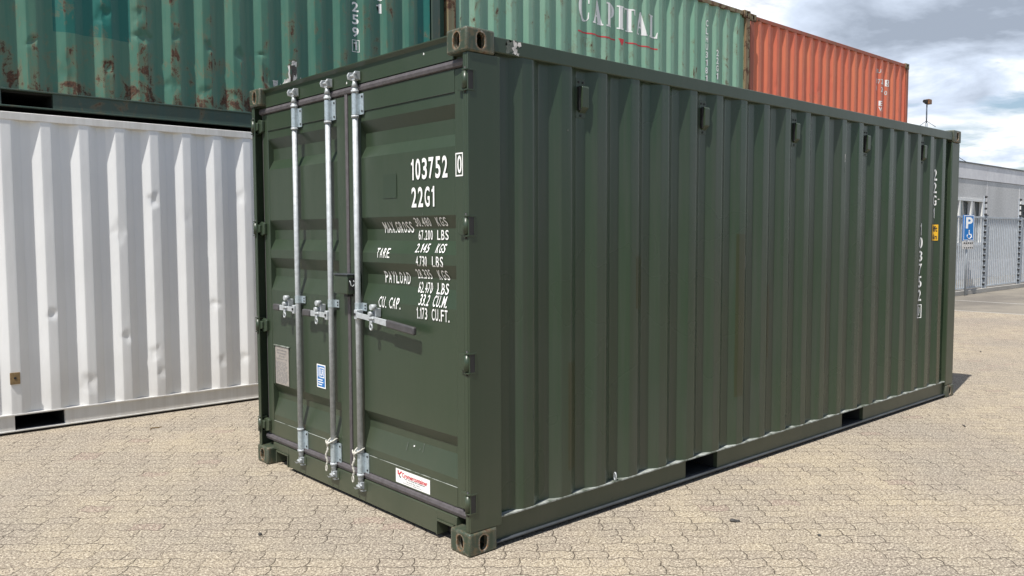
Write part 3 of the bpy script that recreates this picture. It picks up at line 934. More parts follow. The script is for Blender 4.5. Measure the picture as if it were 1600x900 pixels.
def locking_bar(y, dr, to_left, z_handle, grip_len, q1=0.215, q2=0.125):
    m = MB(); m.cyl((BX, y, 0.205), (BX, y, 2.440), 0.0170, 0.0170, 'galv', 20)
    for z, zz in ((2.410, 2.424), (2.268, 2.282), (0.318, 0.332), (0.176, 0.190)):
        m.cyl((BX, y, z), (BX, y, zz), 0.0225, 0.0225, 'galv', 18)
    # tapering neck and cam claws, top and bottom
    m.cyl((BX, y, 2.440), (BX, y, 2.478), 0.0200, 0.0110, 'galv', 16)
    m.cyl((BX, y, 0.205), (BX, y, 0.140), 0.0190, 0.0150, 'galv', 16)
    for s, zc0 in ((1, 2.500), (-1, 0.118)):
        poly = [(-0.002, -0.022), (-0.002, 0.010), (0.010, 0.022), (0.036, 0.024), (0.040, 0.012), (0.022, 0.008), (0.018, -0.004), (0.040, -0.010), (0.040, -0.022)]
        m.prism([(BX + a - 0.010, zc0 + s * b) for a, b in poly], 1, y - 0.019, y + 0.015, 'galv', 0.002)
        m.cyl((BX - 0.012, y - 0.026, zc0 + s*0.004), (BX - 0.012, y + 0.022, zc0 + s*0.004), 0.0085, 0.0085, 'galv', 10)
    bar = m.build('locking_bar', dr)
    # keepers on header and sill
    for s, zc0 in ((1, 2.502), (-1, 0.116)):
        k = MB()
        for dy in (-0.040, 0.028):
            k.prism([(0.0435, zc0 - 0.022), (0.006, zc0 - 0.016), (0.000, zc0 + s*0.006), (0.010, zc0 + s*0.024), (0.0435, zc0 + s*0.026)], 1, y + dy, y + dy + 0.010, 'galv', 0.0015)
        k.cyl((0.012, y - 0.046, zc0 + 0.012), (0.012, y - 0.018, zc0 + 0.012), 0.007, 0.007, 'galv', 8)
        k.box(0.0405, 0.0435, y - 0.046, y + 0.044, zc0 - 0.028, zc0 + 0.028, GR, 0.001)
        k.build('cam_keeper', box)
    # bearing brackets (plate wrapped round the bar, flange to the right)
    for z0, z1 in ((2.286, 2.404), (0.196, 0.314)):
        b = MB()
        arc = [(BX - 0.0195 * math.cos(t), y + 0.0195 * math.sin(t)) for t in [R(a) for a in range(-90, 91, 15)]]
        pr = [(0.0545, y - 0.058), (0.049, y - 0.058), (0.049, y - 0.0215)] + arc + [(0.0545, y + 0.0195)]
        n = len(pr)
        b.prism(pr, 2, z0, z1, 'galv_plate')
        for z in (z0 + 0.018, z1 - 0.018):
            b.cyl((0.0455, y - 0.045, z), (0.0492, y - 0.045, z), 0.0062, 0.0062, 'dark', 10)
            b.cyl((0.020, y + 0.022, z), (0.020, y + 0.0165, z), 0.004, 0.004, 'dark', 8)
        b.build('bar_bracket', dr)
    b = MB()
    z0, z1 = 1.156, 1.202
    arc = [(BX - 0.0195 * math.cos(t), y + 0.0195 * math.sin(t)) for t in [R(a) for a in range(-90, 91, 15)]]
    b.prism([(0.0545, y - 0.060), (0.049, y - 0.060), (0.049, y - 0.0215)] + arc + [(0.0545, y + 0.0195)], 2, z0, z1, 'galv_plate')
    for z in (z0 + 0.014, z1 - 0.014):
        b.cyl((0.0455, y - 0.048, z), (0.0492, y - 0.048, z), 0.005, 0.005, 'dark', 8)
    b.build('bar_bracket', dr)
    # handle: hub, flat lever, dark grip
    s = 1 if to_left else -1
    h = MB()
    zh = z_handle
    h.box(BX - 0.030, BX + 0.016, min(y + s*0.000, y + s*0.030), max(y + s*0.000, y + s*0.030), zh - 0.030, zh + 0.026, 'galv', 0.004)
    h.cyl((BX - 0.036, y + s*0.014, zh), (BX - 0.030, y + s*0.014, zh), 0.008, 0.008, 'dark', 10)
    drop = -0.040 if to_left is False else -0.004
    L1 = 0.215; 
    def P(q, a, dz): return (y + s * q, zh + dz + drop * q / 0.5)
    h.prism([P(0.028, 0, -0.018), P(0.110, 0, -0.014), P(q1, 0, -0.018), P(q1, 0, 0.018), P(0.110, 0, 0.014), P(0.028, 0, 0.014)], 0, BX - 0.028, BX - 0.018, 'galv', 0.002)
    h.prism([P(q1 + 0.001, 0, -0.022), P(q1 + grip_len, 0, -0.022), P(q1 + grip_len, 0, 0.022), P(q1 + 0.001, 0, 0.022)], 0, BX - 0.036, BX - 0.012, 'grip', 0.008)
    h.build('handle', dr)
    # catch that holds the lever
    c = MB()
    q = y + s * q2; zh += drop * q2 / 0.5
    c.box(BX - 0.012, 0.0545, q - 0.014, q + 0.014, zh + 0.010, zh + 0.060, 'galv', 0.003)
    c.cyl((BX - 0.036, q, zh + 0.068), (BX - 0.004, q, zh + 0.068), 0.0165, 0.0165, 'galv', 14)
    c.cyl((BX - 0.040, q + 0.012, zh + 0.030), (BX - 0.010, q + 0.012, zh + 0.030), 0.013, 0.013, 'galv', 12)
    c.prism([(q - 0.016, zh + 0.016), (q + 0.030, zh + 0.010), (q + 0.026, zh - 0.002), (q - 0.030, zh + 0.004)], 0, BX - 0.040, BX - 0.030, 'galv', 0.002)
    ring = [(BX - 0.034, q + 0.013 * math.cos(a), zh - 0.044 + 0.016 * math.sin(a)) for a in [2*math.pi*i/14 for i in range(14)]]
    c.tube(ring, 0.0052, 'galv', 8, closed=True)
    c.box(BX - 0.038, BX - 0.030, q - 0.010, q + 0.012, zh - 0.030, zh - 0.010, 'galv', 0.002)
    c.build('handle_catch', dr)
    return bar


locking_bar(1.833, doorL, True, 1.116, 0.085)
locking_bar(1.399, doorL, True, 1.108, 0.100)
b3 = locking_bar(1.079, doorR, False, 1.138, 0.270, 0.345, 0.195)

# lock box over the meeting stiles
m = MB()
m.box(-0.022, 0.054, 1.108, 1.262, 1.252, 1.362, GR, 0.005)
m.box(-0.028, 0.054, 1.102, 1.268, 1.3625, 1.369, 'flange', 0.002)  # lighter lid colour paints in the highlight on top
m.prism([(-0.010, 1.2515), (-0.010, 1.236), (0.030, 1.236), (0.030, 1.2515)], 1, 1.13, 1.17, 'dark')
m.tube([(-0.008, 1.107, 1.330), (-0.008, 1.100, 1.326), (-0.004, 1.098, 1.305), (0.006, 1.098, 1.298), (0.016, 1.098, 1.306), (0.018, 1.100, 1.326), (0.018, 1.107, 1.330)], 0.003, 'galv', 8)
m.box(-0.014, 0.030, 1.106, 1.1078, 1.275, 1.345, 'dark')  # dark patch paints the shaded right side of the box
m.build('lock_box', doorL)

# ---- door lettering (u = -y so that it reads left to right)
dplace = lambda u, v, lift: (dfun(v) - lift if v > 0.3 and v < 2.3 else DX - lift, -u, v)
vb = [z for z, _ in dprof[1:-1]]


def door_text(body, yl, yr, z0, z1, bold=0.010, name='lettering', lift=0.0045):
    bm = cond_text(body, -yl, -yr, z0, z1, 0.020 if z1 - z0 > 0.09 else 0.007)
    return drape([(bm, 'white_vinyl', lift)], name, doorR, dplace, vbreaks=vb)


door_text('103752', 0.556, 0.231, 1.887, 1.998, 0.016)
b0 = fit(text_bm('0', 0.018), -0.147, -0.113, 1.902, 1.990)
drape([(frame_bm(-0.162, -0.102, 1.887, 2.003, 0.007), 'white_vinyl', 0.0055)], 'lettering_frame', doorR, dplace, vbreaks=vb)
drape([(b0, 'white_vinyl', 0.0055)], 'lettering', doorR, dplace, vbreaks=vb)
door_text('22G1', 0.553, 0.344, 1.743, 1.849, 0.016)
for a in [('30.480', 0.549, 0.407, 1.642, 1.688), ('KGS', 0.352, 0.262, 1.642, 1.688), ('67.200', 0.541, 0.413, 1.571, 1.622), ('LBS', 0.372, 0.274, 1.571, 1.622),
          ('2.145', 0.536, 0.415, 1.504, 1.551), ('KGS', 0.352, 0.272, 1.504, 1.551), ('4.730', 0.518, 0.420, 1.431, 1.485), ('LBS', 0.372, 0.276, 1.431, 1.485),
          ('28.335', 0.549, 0.415, 1.364, 1.414), ('KGS', 0.352, 0.261, 1.364, 1.414), ('62.470', 0.543, 0.415, 1.288, 1.346), ('LBS', 0.372, 0.272, 1.288, 1.346),
          ('33.2', 0.504, 0.415, 1.223, 1.281), ('CU.M.', 0.378, 0.253, 1.223, 1.281), ('1.173', 0.517, 0.420, 1.151, 1.212), ('CU.FT.', 0.378, 0.225, 1.151, 1.212),
          ('MAX.GROSS', 0.872, 0.585, 1.609, 1.669), ('TARE', 0.912, 0.779, 1.469, 1.523), ('PAYLOAD', 0.875, 0.624, 1.328, 1.393), ('CU. CAP.', 0.895, 0.673, 1.188, 1.249)]:
    door_text(*a, bold=0.010)

drape([(rect(-0.835, -0.700, 1.80, 1.93), 'green_patch', 0.0030)], 'overpainted_patch', doorR, dplace, vbreaks=vb)
# data plate on the left door
dp = lambda u, v, lift: (PO - lift, -u, v)
pl = MB(); pl.box(PO - 0.006, PO - 0.0008, 2.036, 2.232, 0.575, 0.835, 'plate', 0.001)
pl.box(PO - 0.012, PO - 0.001, 2.020, 2.245, 0.838, 0.845, 'ledge', 0.001)
pl.box(PO - 0.010, PO - 0.001, 2.2335, 2.239, 0.57, 0.837, GR, 0.001)
plate = pl.build('data_plate', doorL)
lines = []
rr = random.Random(3)
for i, (w, hh) in enumerate([(0.150, 0.010), (0.130, 0.010), (0.085, 0.010), (0.160, 0.007)]):
    z = 0.815 - i * 0.020
    lines.append((fit(text_bm(['SAFETY APPROVAL', 'FOR TRANSPORT', 'OF GOODS', 'DATE MANUFACTURED'][i], 0.01), -2.134 - w/2, -2.134 + w/2, z - hh, z), 'grey_print', 0.0068))
for i in range(17):
    z = 0.732 - i * 0.0088; x = -2.222
    while x < -2.05:
        w = rr.uniform(0.01, 0.04)
        if x + w < -2.046: lines.append((rect(x, x + w, z - 0.0035, z), 'grey_print', 0.0068))
        x += w + rr.uniform(0.006, 0.02)
drape(lines, 'plate_text', plate, dp)
# blue classification sticker
L0, L1, Z0, Z1 = -1.643, -1.530, 0.628, 0.778
parts = [(rect(L0, L1, Z0, Z1), 'white_vinyl', 0.0040), (rect(L0 + 0.010, L1 - 0.010, Z0 + 0.008, Z1 - 0.008), 'blue_vinyl', 0.0046)]
parts.append((frame_bm(L0 + 0.036, L1 - 0.016, Z0 + 0.066, Z1 - 0.018, 0.007, 0.006), 'white_vinyl', 0.0051))
parts.append((fit(text_bm('LR', 0.03), L0 + 0.049, L1 - 0.026, Z0 + 0.080, Z1 - 0.030), 'white_vinyl', 0.0051))
for i in range(3): parts.append((rect(L0 + 0.016, L1 - 0.045 + 0.008 * ((i * 2) % 3), Z0 + 0.018 + i * 0.015, Z0 + 0.025 + i * 0.015), 'white_vinyl', 0.0051))
parts.append((rect(L0 + 0.018, L0 + 0.021, Z0 + 0.07, Z1 - 0.02), 'white_vinyl', 0.0051)); parts.append((rect(L0 + 0.025, L0 + 0.029, Z0 + 0.07, Z1 - 0.02), 'white_vinyl', 0.0051))
drape(parts, 'sticker', doorL, dp)
# supplier sticker on the right door's lower rail
dq = lambda u, v, lift: (DX - lift, -u, v)
A, B, C, D = -0.739, -0.410, 0.213, 0.292
parts = [(rect(A, B, C, D), 'white_vinyl', 0.0012)]
parts.append((poly_bm([[(A+0.018, D-0.008), (A+0.030, D-0.008), (A+0.032, D-0.026), (A+0.052, D-0.010), (A+0.068, D-0.010), (A+0.036, D-0.034), (A+0.020, D-0.030)]]), 'red_vinyl', 0.0018))
parts.append((poly_bm([[(A+0.030, D-0.034), (A+0.040, D-0.034), (A+0.056, D-0.048), (A+0.042, D-0.048)]]), 'black_print', 0.0018))
parts.append((fit(text_bm('Cromercontainer', 0.03), A+0.062, B-0.022, D-0.040, D-0.014), 'red_vinyl', 0.0018))
parts.append((fit(text_bm('Your one stop for containers', 0.02), A+0.080, B-0.045, D-0.050, D-0.041), 'black_print', 0.0018))
parts.append((fit(text_bm('Tel. 0172 436  90 91', 0.0), A+0.105, B-0.095, D-0.062, D-0.055), 'black_print', 0.0018))
parts.append((fit(text_bm('www.container.nl  info@container.nl', 0.0), A+0.070, B-0.070, D-0.073, D-0.066), 'black_print', 0.0018))
drape(parts, 'sticker', doorR, dq)

# ---- rope loops tied round the bars
for y, dx, dz, lab in ((1.399, 0, 0, 'short white rope loop tied round the middle locking bar above its lower bracket'),
                       (1.079, 0.0, -0.004, 'white rope with a dangling looped end tied round the locking bar nearest the lettering')):
    m = MB()
    zt = 0.335
    ring = []
    for i in range(20):
        t = 2 * math.pi * i / 20
        rx = 0.023 + 0.010 * max(0, -math.cos(t)); ry = 0.030
        ring.append((BX + rx * -math.cos(t) * -1, y + 0.006 + ry * math.sin(t), zt + 0.004 - 0.018 * max(0, -math.cos(t)) - 0.002 * math.sin(t)))
    m.tube(ring, 0.0045, 'rope', 8, closed=True)
    tail = []
    n = 22
    for i in range(n):
        q = i / (n - 1)
        tail.append((BX - 0.032 + 0.004 * math.sin(q * 9), y + 0.016 + 0.018 * q + 0.004 * math.sin(q * 14 + dx), zt - 0.014 - q * 0.150))
    m.tube(tail, lambda i: 0.0062 + 0.0014 * math.sin(i * 2.4), 'rope', 8)
    end = tail[-1]
    loop = [(end[0], end[1] + 0.009 * math.sin(t), end[2] - 0.016 + 0.018 * math.cos(t)) for t in [2*math.pi*i/14 for i in range(14)]]
    m.tube(loop, 0.0040, 'rope', 8, closed=True)
    v = [(BX - 0.032, y + 0.034, zt - 0.004), (BX - 0.036, y + 0.026, zt - 0.016), (BX - 0.034, y + 0.018, zt - 0.030)]
    m.tube(v, 0.0045, 'rope', 8)
    v = [(BX - 0.032, y - 0.018, zt - 0.008), (BX - 0.036, y + 0.004, zt - 0.022), (BX - 0.034, y + 0.018, zt - 0.034)]
    m.tube(v, 0.0045, 'rope', 8)
    tag(m.build('rope'), lab, 'rope', 'rope loops on the locking bars')

# ---- side vents
for k in range(5):
    xc = 0.545 + 0.2785 * (1 + 4 * k)
    m = MB()
    m.box(xc - 0.037, xc + 0.037, 0.0465, 0.0495, 2.235, 2.448, GR, 0.001)
    m.prism([(0.046, 2.262), (0.018, 2.290), (0.016, 2.396), (0.022, 2.406), (0.046, 2.406)], 0, xc - 0.014, xc + 0.036, GR, 0.002)
    
    for px_, pz_ in ((-0.016, 2.428), (0.016, 2.428), (0.0, 2.248)):
        m.cyl((xc + px_, 0.043, pz_), (xc + px_, 0.0466, pz_), 0.0065, 0.0065, 'dark', 8)
    m.box(xc - 0.026, xc - 0.0142, 0.030, 0.0462, 2.275, 2.400, 'dark')
    m.build('air_vent', box)
# ---- knocks and scratches that have gone through the paint
def jag(pts, n=3, amp=0.006, seed=1):
    r_ = random.Random(seed); o_ = []
    for (a, b), (c, d) in zip(pts, pts[1:] + pts[:1]):
        for i in range(n): o_.append((a + (c-a)*i/n + (r_.uniform(-amp, amp) if i else 0), b + (d-b)*i/n + (r_.uniform(-amp, amp) if i else 0)))
    return o_


def chip(u, v, w, h, seed, amp=None):
    p = poly_bm([jag([(u, v), (u + w, v + h*0.1), (u + w*0.9, v + h), (u + w*0.1, v + h*0.9)], 4, amp or min(w, h) * 0.3, seed)])
    bmesh.ops.triangulate(p, faces=p.faces); return p


rail_f = lambda u, v, lift: (u, 0.011 - lift, v)
for q_ in [(chip(0.30, 2.498, 0.030, 0.068, 1), 'worn_vinyl', 0.0008), (chip(0.335, 2.540, 0.022, 0.024, 2), 'worn_vinyl', 0.0008), (chip(0.325, 2.495, 0.018, 0.014, 3), 'worn_vinyl', 0.0008),
       (chip(0.255, 2.505, 0.05, 0.058, 4, 0.012), 'chip_grey', 0.0005)]: drape([q_], 'paint_chip', box, rail_f)
wp_ = wall_place(MAIN); wb_ = [x for x, _ in MAIN]
sc = [(2.395, 1.36, 0.007, 0.10), (0.725, 1.02, 0.004, 0.17), (0.69, 2.15, 0.008, 0.012), (0.44, 0.62, 0.005, 0.06), (1.02, 0.95, 0.004, 0.05), (3.76, 2.16, 0.008, 0.07), (3.765, 2.08, 0.006, 0.04),
      (1.37, 2.02, 0.006, 0.008), (5.62, 1.92, 0.02, 0.008), (1.90, 0.55, 0.004, 0.09), (4.55, 0.6, 0.006, 0.07), (2.12, 2.05, 0.006, 0.008)]
for i, (a, b, c, d) in enumerate(sc): drape([(chip(a, b, c, d, i), 'worn_vinyl' if i in (0, 5, 8) else 'chip_grey', 0.0022)], 'scratch', box, wp_, ubreaks=wb_)
hd_f = lambda u, v, lift: (0.046 - lift, -u, v)
for q_ in [(chip(-0.42, 2.522, 0.010, 0.010, 1), 'white_vinyl', 0.0008), (chip(-1.20, 2.476, 0.008, 0.014, 2), 'white_vinyl', 0.0008)]: drape([q_], 'paint_chip', box, hd_f)
for q_ in [(chip(-0.60, 0.432, 0.012, 0.010, 5), 'white_vinyl', 0.004), (chip(-0.66, 0.40, 0.006, 0.05, 6), 'chip_grey', 0.004), (chip(-0.51, 0.42, 0.006, 0.05, 7), 'chip_grey', 0.004),
       (chip(-0.54, 0.425, 0.008, 0.010, 8), 'chip_grey', 0.004), (chip(-0.455, 1.90 - 0.2, 0.004, 0.02, 9), 'chip_grey', 0.004)]: drape([q_], 'paint_chip', doorR, dplace, vbreaks=vb)
# ---- side lettering on the inner flats
mp_ = wall_place(MAIN)
mb_ = [x for x, _ in MAIN]


def side_chars(chars, xc, w, spans):
    parts = []
    for c, (z1, z0) in zip(chars, spans):
        ww = w * (0.5 if c == '1' else 1.0)
        parts.append((cond_text(c, xc - ww/2, xc + ww/2, z0, z1, 0.012), 'white_vinyl', 0.003))
    return parts


zz = lambda py: 2.157 - (py - 270) * 0.00588
drape(side_chars('22G1', 5.583, 0.052, [(zz(a), zz(b)) for a, b in ((262, 280), (283, 300), (303.5, 320), (323.5, 340))]), 'lettering', box, mp_, ubreaks=mb_)
zq = lambda py: 1.640 - (py - 357.5) * 0.00588
sp_ = [(zq(a), zq(b)) for a, b in ((348, 367), (369.5, 387.5), (391, 408), (411.5, 428.5), (431, 449), (452, 470))]
drape(side_chars('103752', 5.303, 0.052, sp_), 'lettering', box, mp_, ubreaks=mb_)
drape([(fit(text_bm('0', 0.02), 5.289, 5.317, zq(493.5), zq(478.5)), 'white_vinyl', 0.003), (frame_bm(5.270, 5.336, zq(497), zq(475.5), 0.007), 'white_vinyl', 0.003)], 'lettering', box, mp_, ubreaks=mb_)
# yellow sticker
zy0, zy1 = 1.530, 1.690
drape([(rect(5.545, 5.640, zy0, zy1), 'black_print', 0.003), (rect(5.549, 5.636, zy0 + 0.005, zy1 - 0.005), 'yellow_vinyl', 0.0036),
       (fit(text_bm('8ft', 0.03), 5.560, 5.626, 1.618, 1.672), 'black_print', 0.0042), (fit(text_bm('6in', 0.03), 5.560, 5.624, 1.545, 1.595), 'black_print', 0.0042)], 'sticker', box, mp_, ubreaks=mb_)
# lashing ring near the foot of the wall
m = MB()
xr = PH + 2 * 0.2785 + 0.072 + 0.068 + 0.03
ring = [(xr + 0.004*math.cos(t), 0.026 + 0.012*math.cos(t), 0.186 + 0.022*math.sin(t)) for t in [2*math.pi*i/14 for i in range(14)]]
m.tube(ring, 0.0042, 'galv', 8, closed=True); m.build('lashing_ring', box)

# ================================================================== CONTAINERS BEHIND
Y0 = 4.49
# white, ground level
x0 = -2.92
WD = [(-0.80 - x0, 0.95, 0.05, 0.10, 0.022), (-0.27 - x0, 1.85, 0.06, 0.09, 0.020), (-0.27 - x0, 1.62, 0.05, 0.06, 0.018), (0.01 - x0, 1.90, 0.05, 0.10, 0.028),
      (-0.53 - x0, 0.35, 0.07, 0.06, 0.028), (-0.55 - x0, 0.75, 0.05, 0.14, 0.018), (-0.25 - x0, 0.72, 0.05, 0.05, 0.020), (0.02 - x0, 0.55, 0.05, 0.05, 0.022),
      (0.02 - x0, 0.38, 0.05, 0.04, 0.014), (0.29 - x0, 0.50, 0.05, 0.05, 0.016), (0.56 - x0, 0.95, 0.05, 0.04, 0.020), (0.56 - x0, 0.42, 0.05, 0.04, 0.016),
      (0.84 - x0, 0.42, 0.05, 0.06, 0.020), (0.84 - x0, 1.30, 0.06, 0.05, 0.024), (1.12 - x0, 1.10, 0.05, 0.10, 0.02), (0.84 - x0, 1.95, 0.05, 0.1, 0.016),
      (0.29 - x0, 1.75, 0.05, 0.08, 0.010), (-0.8 - x0, 1.9, 0.06, 0.08, 0.016)]
white, wp = plain_container('shipping_container', 'dented white shipping container on the ground under the rusty dark green one', (x0, Y0, 0), 6.058,
                            ('white', 'white_rail', 'white_rail'), -0.835 - x0, dents=[(a, b, c, d, e_ * 0.75) for i, (a, b, c, d, e_) in enumerate(WD) if i % 4 != 1], nz=130)
m = MB(); m.box(-1.120 - x0, -1.050 - x0, 0.004, 0.0145, 0.405, 0.500, 'wood', 0.002)
m.cyl((-1.085 - x0, 0.002, 0.455), (-1.085 - x0, 0.0045, 0.455), 0.010, 0.010, 'dark', 12)
m.build('wooden_tag', white)
# rusty dark green, second level
x1 = -2.92
rd = random.Random(11)
GD = [(-0.87 - x1, 0.55, 0.06, 0.06, 0.022), (-0.6 - x1, 0.30, 0.08, 0.10, 0.020), (-0.32 - x1, 0.42, 0.05, 0.06, 0.024), (-0.32 - x1, 0.85, 0.07, 0.05, 0.030),
      (-0.04 - x1, 0.72, 0.09, 0.05, 0.034), (-0.04 - x1, 0.90, 0.05, 0.05, 0.020), (0.24 - x1, 0.77, 0.05, 0.04, 0.028), (0.24 - x1, 0.33, 0.06, 0.06, 0.024),
      (0.52 - x1, 0.72, 0.05, 0.04, 0.026), (0.52 - x1, 0.30, 0.07, 0.06, 0.020), (0.80 - x1, 0.68, 0.05, 0.04, 0.026), (0.80 - x1, 0.30, 0.06, 0.05, 0.022),
      (1.07 - x1, 0.50, 0.05, 0.08, 0.028), (1.07 - x1, 0.72, 0.04, 0.03, 0.018), (1.35 - x1, 0.5, 0.05, 0.05, 0.010)]
dg, dgp = plain_container('shipping_container', 'rusty dented dark green shipping container stacked on the white one', (x1, Y0, H_), 6.058,
                          ('dgreen', 'dgreen_rail', 'dgreen_rail'), -0.905 - x1, dents=GD, nz=130)
pw = wall_place(dgp); bb = [x for x, _ in dgp]
xc = 2.075 - x1
parts = []
for i, c in enumerate('U1442259'):
    z = 3.70 - H_ + 0.128 * (7 - i)
    if z > 2.4: continue
    w = 0.070
    parts.append((cond_text(c, xc - w/2, xc + w/2, z - 0.055, z + 0.045, 0.02), 'white_vinyl', 0.003))
parts.append((cond_text('1', xc - 0.024, xc + 0.022, 3.51 - H_, 3.60 - H_), 'white_vinyl', 0.003))
parts.append((frame_bm(xc - 0.040, xc + 0.040, 3.490 - H_, 3.615 - H_, 0.006), 'white_vinyl', 0.003))
drape(parts, 'lettering', dg, pw, ubreaks=bb)
xc2 = 2.36 - x1
parts = []
for i, c in enumerate('22G1'):
    z = 3.985 - H_ + 0.128 * (3 - i); w = 0.066
    parts.append((cond_text(c, xc2 - w/2, xc2 + w/2, z - 0.050, z + 0.050), 'white_vinyl', 0.003))
drape(parts, 'lettering', dg, pw, ubreaks=bb)
# torn remains of a sticker low on the wall
def jag(pts, n=3, amp=0.006, seed=1):
    r_ = random.Random(seed); o_ = []
    for (a, b), (c, d) in zip(pts, pts[1:] + pts[:1]):
        for i in range(n): o_.append((a + (c-a)*i/n + (r_.uniform(-amp, amp) if i else 0), b + (d-b)*i/n + (r_.uniform(-amp, amp) if i else 0)))
    return o_
s0 = 1.0 - x1; zb = 2.97 - H_
shapes = [([(0.150, 0.115), (0.215, 0.125), (0.205, 0.07), (0.215, 0.01), (0.190, 0.0), (0.165, 0.06)], 'worn_vinyl'),
          ([(0.225, 0.0), (0.235, 0.10), (0.255, 0.075), (0.275, 0.14), (0.315, 0.15), (0.305, 0.27), (0.325, 0.28), (0.330, 0.16), (0.322, 0.02), (0.30, -0.02)], 'worn_vinyl'),
          ([(0.335, 0.28), (0.35, 0.325), (0.395, 0.32), (0.392, 0.27), (0.365, 0.285)], 'worn_vinyl'),
          ([(0.338, 0.27), (0.365, 0.28), (0.395, 0.26), (0.395, 0.0), (0.34, -0.01)], 'stone'),
          ([(0.355, 0.14), (0.365, 0.20), (0.375, 0.17), (0.395, 0.21), (0.400, 0.17), (0.37, 0.14), (0.345, 0.09)], 'worn_vinyl'),
          ([(0.435, 0.175), (0.455, 0.18), (0.458, 0.05), (0.445, 0.05)], 'worn_vinyl')]
parts = [(poly_bm([jag([(s0 + a, zb + b) for a, b in p], 3, 0.006, i)]), mt, 0.003 + 0.0006 * i) for i, (p, mt) in enumerate(shapes)]
for p in parts: bmesh.ops.triangulate(p[0], faces=p[0].faces)
drape(parts, 'torn_sticker', dg, pw, ubreaks=bb)

# mint green, second level
x2 = 3.232
CD = [(rd.uniform(0.4, 5.7), rd.uniform(0.3, 2.2), 0.05, rd.uniform(0.03, 0.08), rd.uniform(0.006, 0.014)) for _ in range(26)]
cp, cpp = plain_container('shipping_container', 'faded mint green shipping container with large white serif lettering over a red line', (x2, Y0, H_), 6.058,
                          ('cap', 'cap_rust', 'cap_rust'), 0.124, dents=CD, nz=60)
pw = wall_place(cpp); bb = [x for x, _ in cpp]


def serif_letter(c):
    """Roman capital on a unit-high box: list of polygons"""
    T, t, s = 0.255, 0.07, 0.065
    def sf(x0, x1, y): return [(x0, y), (x1, y), (x1, y + s), (x0, y + s)]
    if c == 'I': return [[(0.10, s), (0.10+T, s), (0.10+T, 1-s), (0.10, 1-s)], sf(0, 0.4, 0), sf(0, 0.4, 1-s)], 0.40
    if c == 'L': return [[(0.10, s), (0.10+T, s), (0.10+T, 1-s), (0.10, 1-s)], sf(0, 0.66, 0), sf(0, 0.4, 1-s), [(0.56, s), (0.66, s), (0.69, 0.27), (0.65, 0.27)]], 0.70
    if c == 'T': return [[(0.27, s), (0.27+T, s), (0.27+T, 1-s), (0.27, 1-s)], sf(0.17, 0.57, 0), sf(0, 0.74, 1-s), [(0.0, 1-s), (0.09, 1-s), (0.03, 0.75), (-0.01, 0.75)], [(0.65, 1-s), (0.74, 1-s), (0.75, 0.75), (0.71, 0.75)]], 0.76
    if c == 'A': return [[(0.09, s), (0.22, s), (0.44, 0.86), (0.36, 1.0)], [(0.47, s), (0.75, s), (0.45, 1.0), (0.36, 1.0), (0.31, 0.88)], sf(0.03, 0.30, 0), sf(0.43, 0.80, 0), [(0.23, 0.29), (0.52, 0.29), (0.52, 0.37), (0.245, 0.37)]], 0.84
    if c == 'P':
        o, i = [], []
        for k in range(13):
            a = -math.pi/2 + math.pi * k / 12
            o.append((0.36 + 0.30*math.cos(a), 0.70 + 0.30*math.sin(a))); i.append((0.36 + 0.11*math.cos(a), 0.70 + 0.245*math.sin(a)))
        q = [[o[k], o[k+1], i[k+1], i[k]] for k in range(12)]
        return q + [[(0.10, s), (0.10+T, s), (0.10+T, 1-s), (0.10, 1-s)], sf(0, 0.42, 0), [(0.0, 1-s), (0.36, 1-s), (0.36, 1), (0, 1)], [(0.30, 0.40), (0.36, 0.40), (0.36, 0.455), (0.30, 0.455)]], 0.68
    if c == 'C':
        o, i = [], []
        for k in range(25):
            a = math.radians(50 + 260 * k / 24)
            o.append((0.44 + 0.44*math.cos(a), 0.5 + 0.52*math.sin(a)))
            i.append((0.54 + 0.25*math.cos(a), 0.5 + 0.46*math.sin(a)))
        q = [[o[k], o[k+1], i[k+1], i[k]] for k in range(24)]
        return q + [[(0.70, 0.66), (0.755, 0.66), (0.755, 0.99), (0.70, 0.90)], [(0.70, 0.34), (0.74, 0.34), (0.735, 0.12), (0.66, 0.08)]], 0.80


xl, zl, hl = 5.34 - x2, 4.385 - H_, 0.315
total = 1.625
ws = [serif_letter(c)[1] for c in 'CAPITAL']
gap = 0.115
k_ = total / (sum(ws) * hl + gap * 0.3 * 6)
parts = []; cx = xl; n_ = 0
for c, w in zip('CAPITAL', ws):
    polys, _ = serif_letter(c)
    hh = hl * (1.12 if c == 'C' else 1.0)
    for q in polys:
        n_ += 1
        parts.append((poly_bm([[(cx + a * hl * k_, zl + b * hh) for a, b in q]]), 'white_vinyl', 0.003 + 0.00025 * (n_ % 9)))
    cx += (w * hl + gap * 0.3) * k_
drape(parts, 'lettering', cp, pw, ubreaks=bb)
zr = 4.228 - H_
parts = [(rect(5.33 - x2, 6.08 - x2, zr, zr + 0.018), 'red_vinyl', 0.003), (rect(6.29 - x2, 6.96 - x2, zr, zr + 0.018), 'red_vinyl', 0.003),
         (poly_bm([[(6.12 - x2, zr + 0.035), (6.185 - x2, zr - 0.06), (6.25 - x2, zr + 0.035)]]), 'red_vinyl', 0.003)]
drape(parts, 'red_line', cp, pw, ubreaks=bb)
parts = []
for i, c in enumerate('CLHU3181'):
    z = 4.80 - H_ - i * 0.118; w = 0.058
    parts.append((cond_text(c, 8.127 - x2 - w/2, 8.127 - x2 + w/2, z - 0.048, z + 0.048), 'white_vinyl', 0.003))
for i, c in enumerate('22G1'):
    z = 4.395 - H_ - i * 0.118; w = 0.058
    parts.append((cond_text(c, 8.405 - x2 - w/2, 8.405 - x2 + w/2, z - 0.048, z + 0.048), 'white_vinyl', 0.003))
drape(parts, 'lettering', cp, pw, ubreaks=bb)
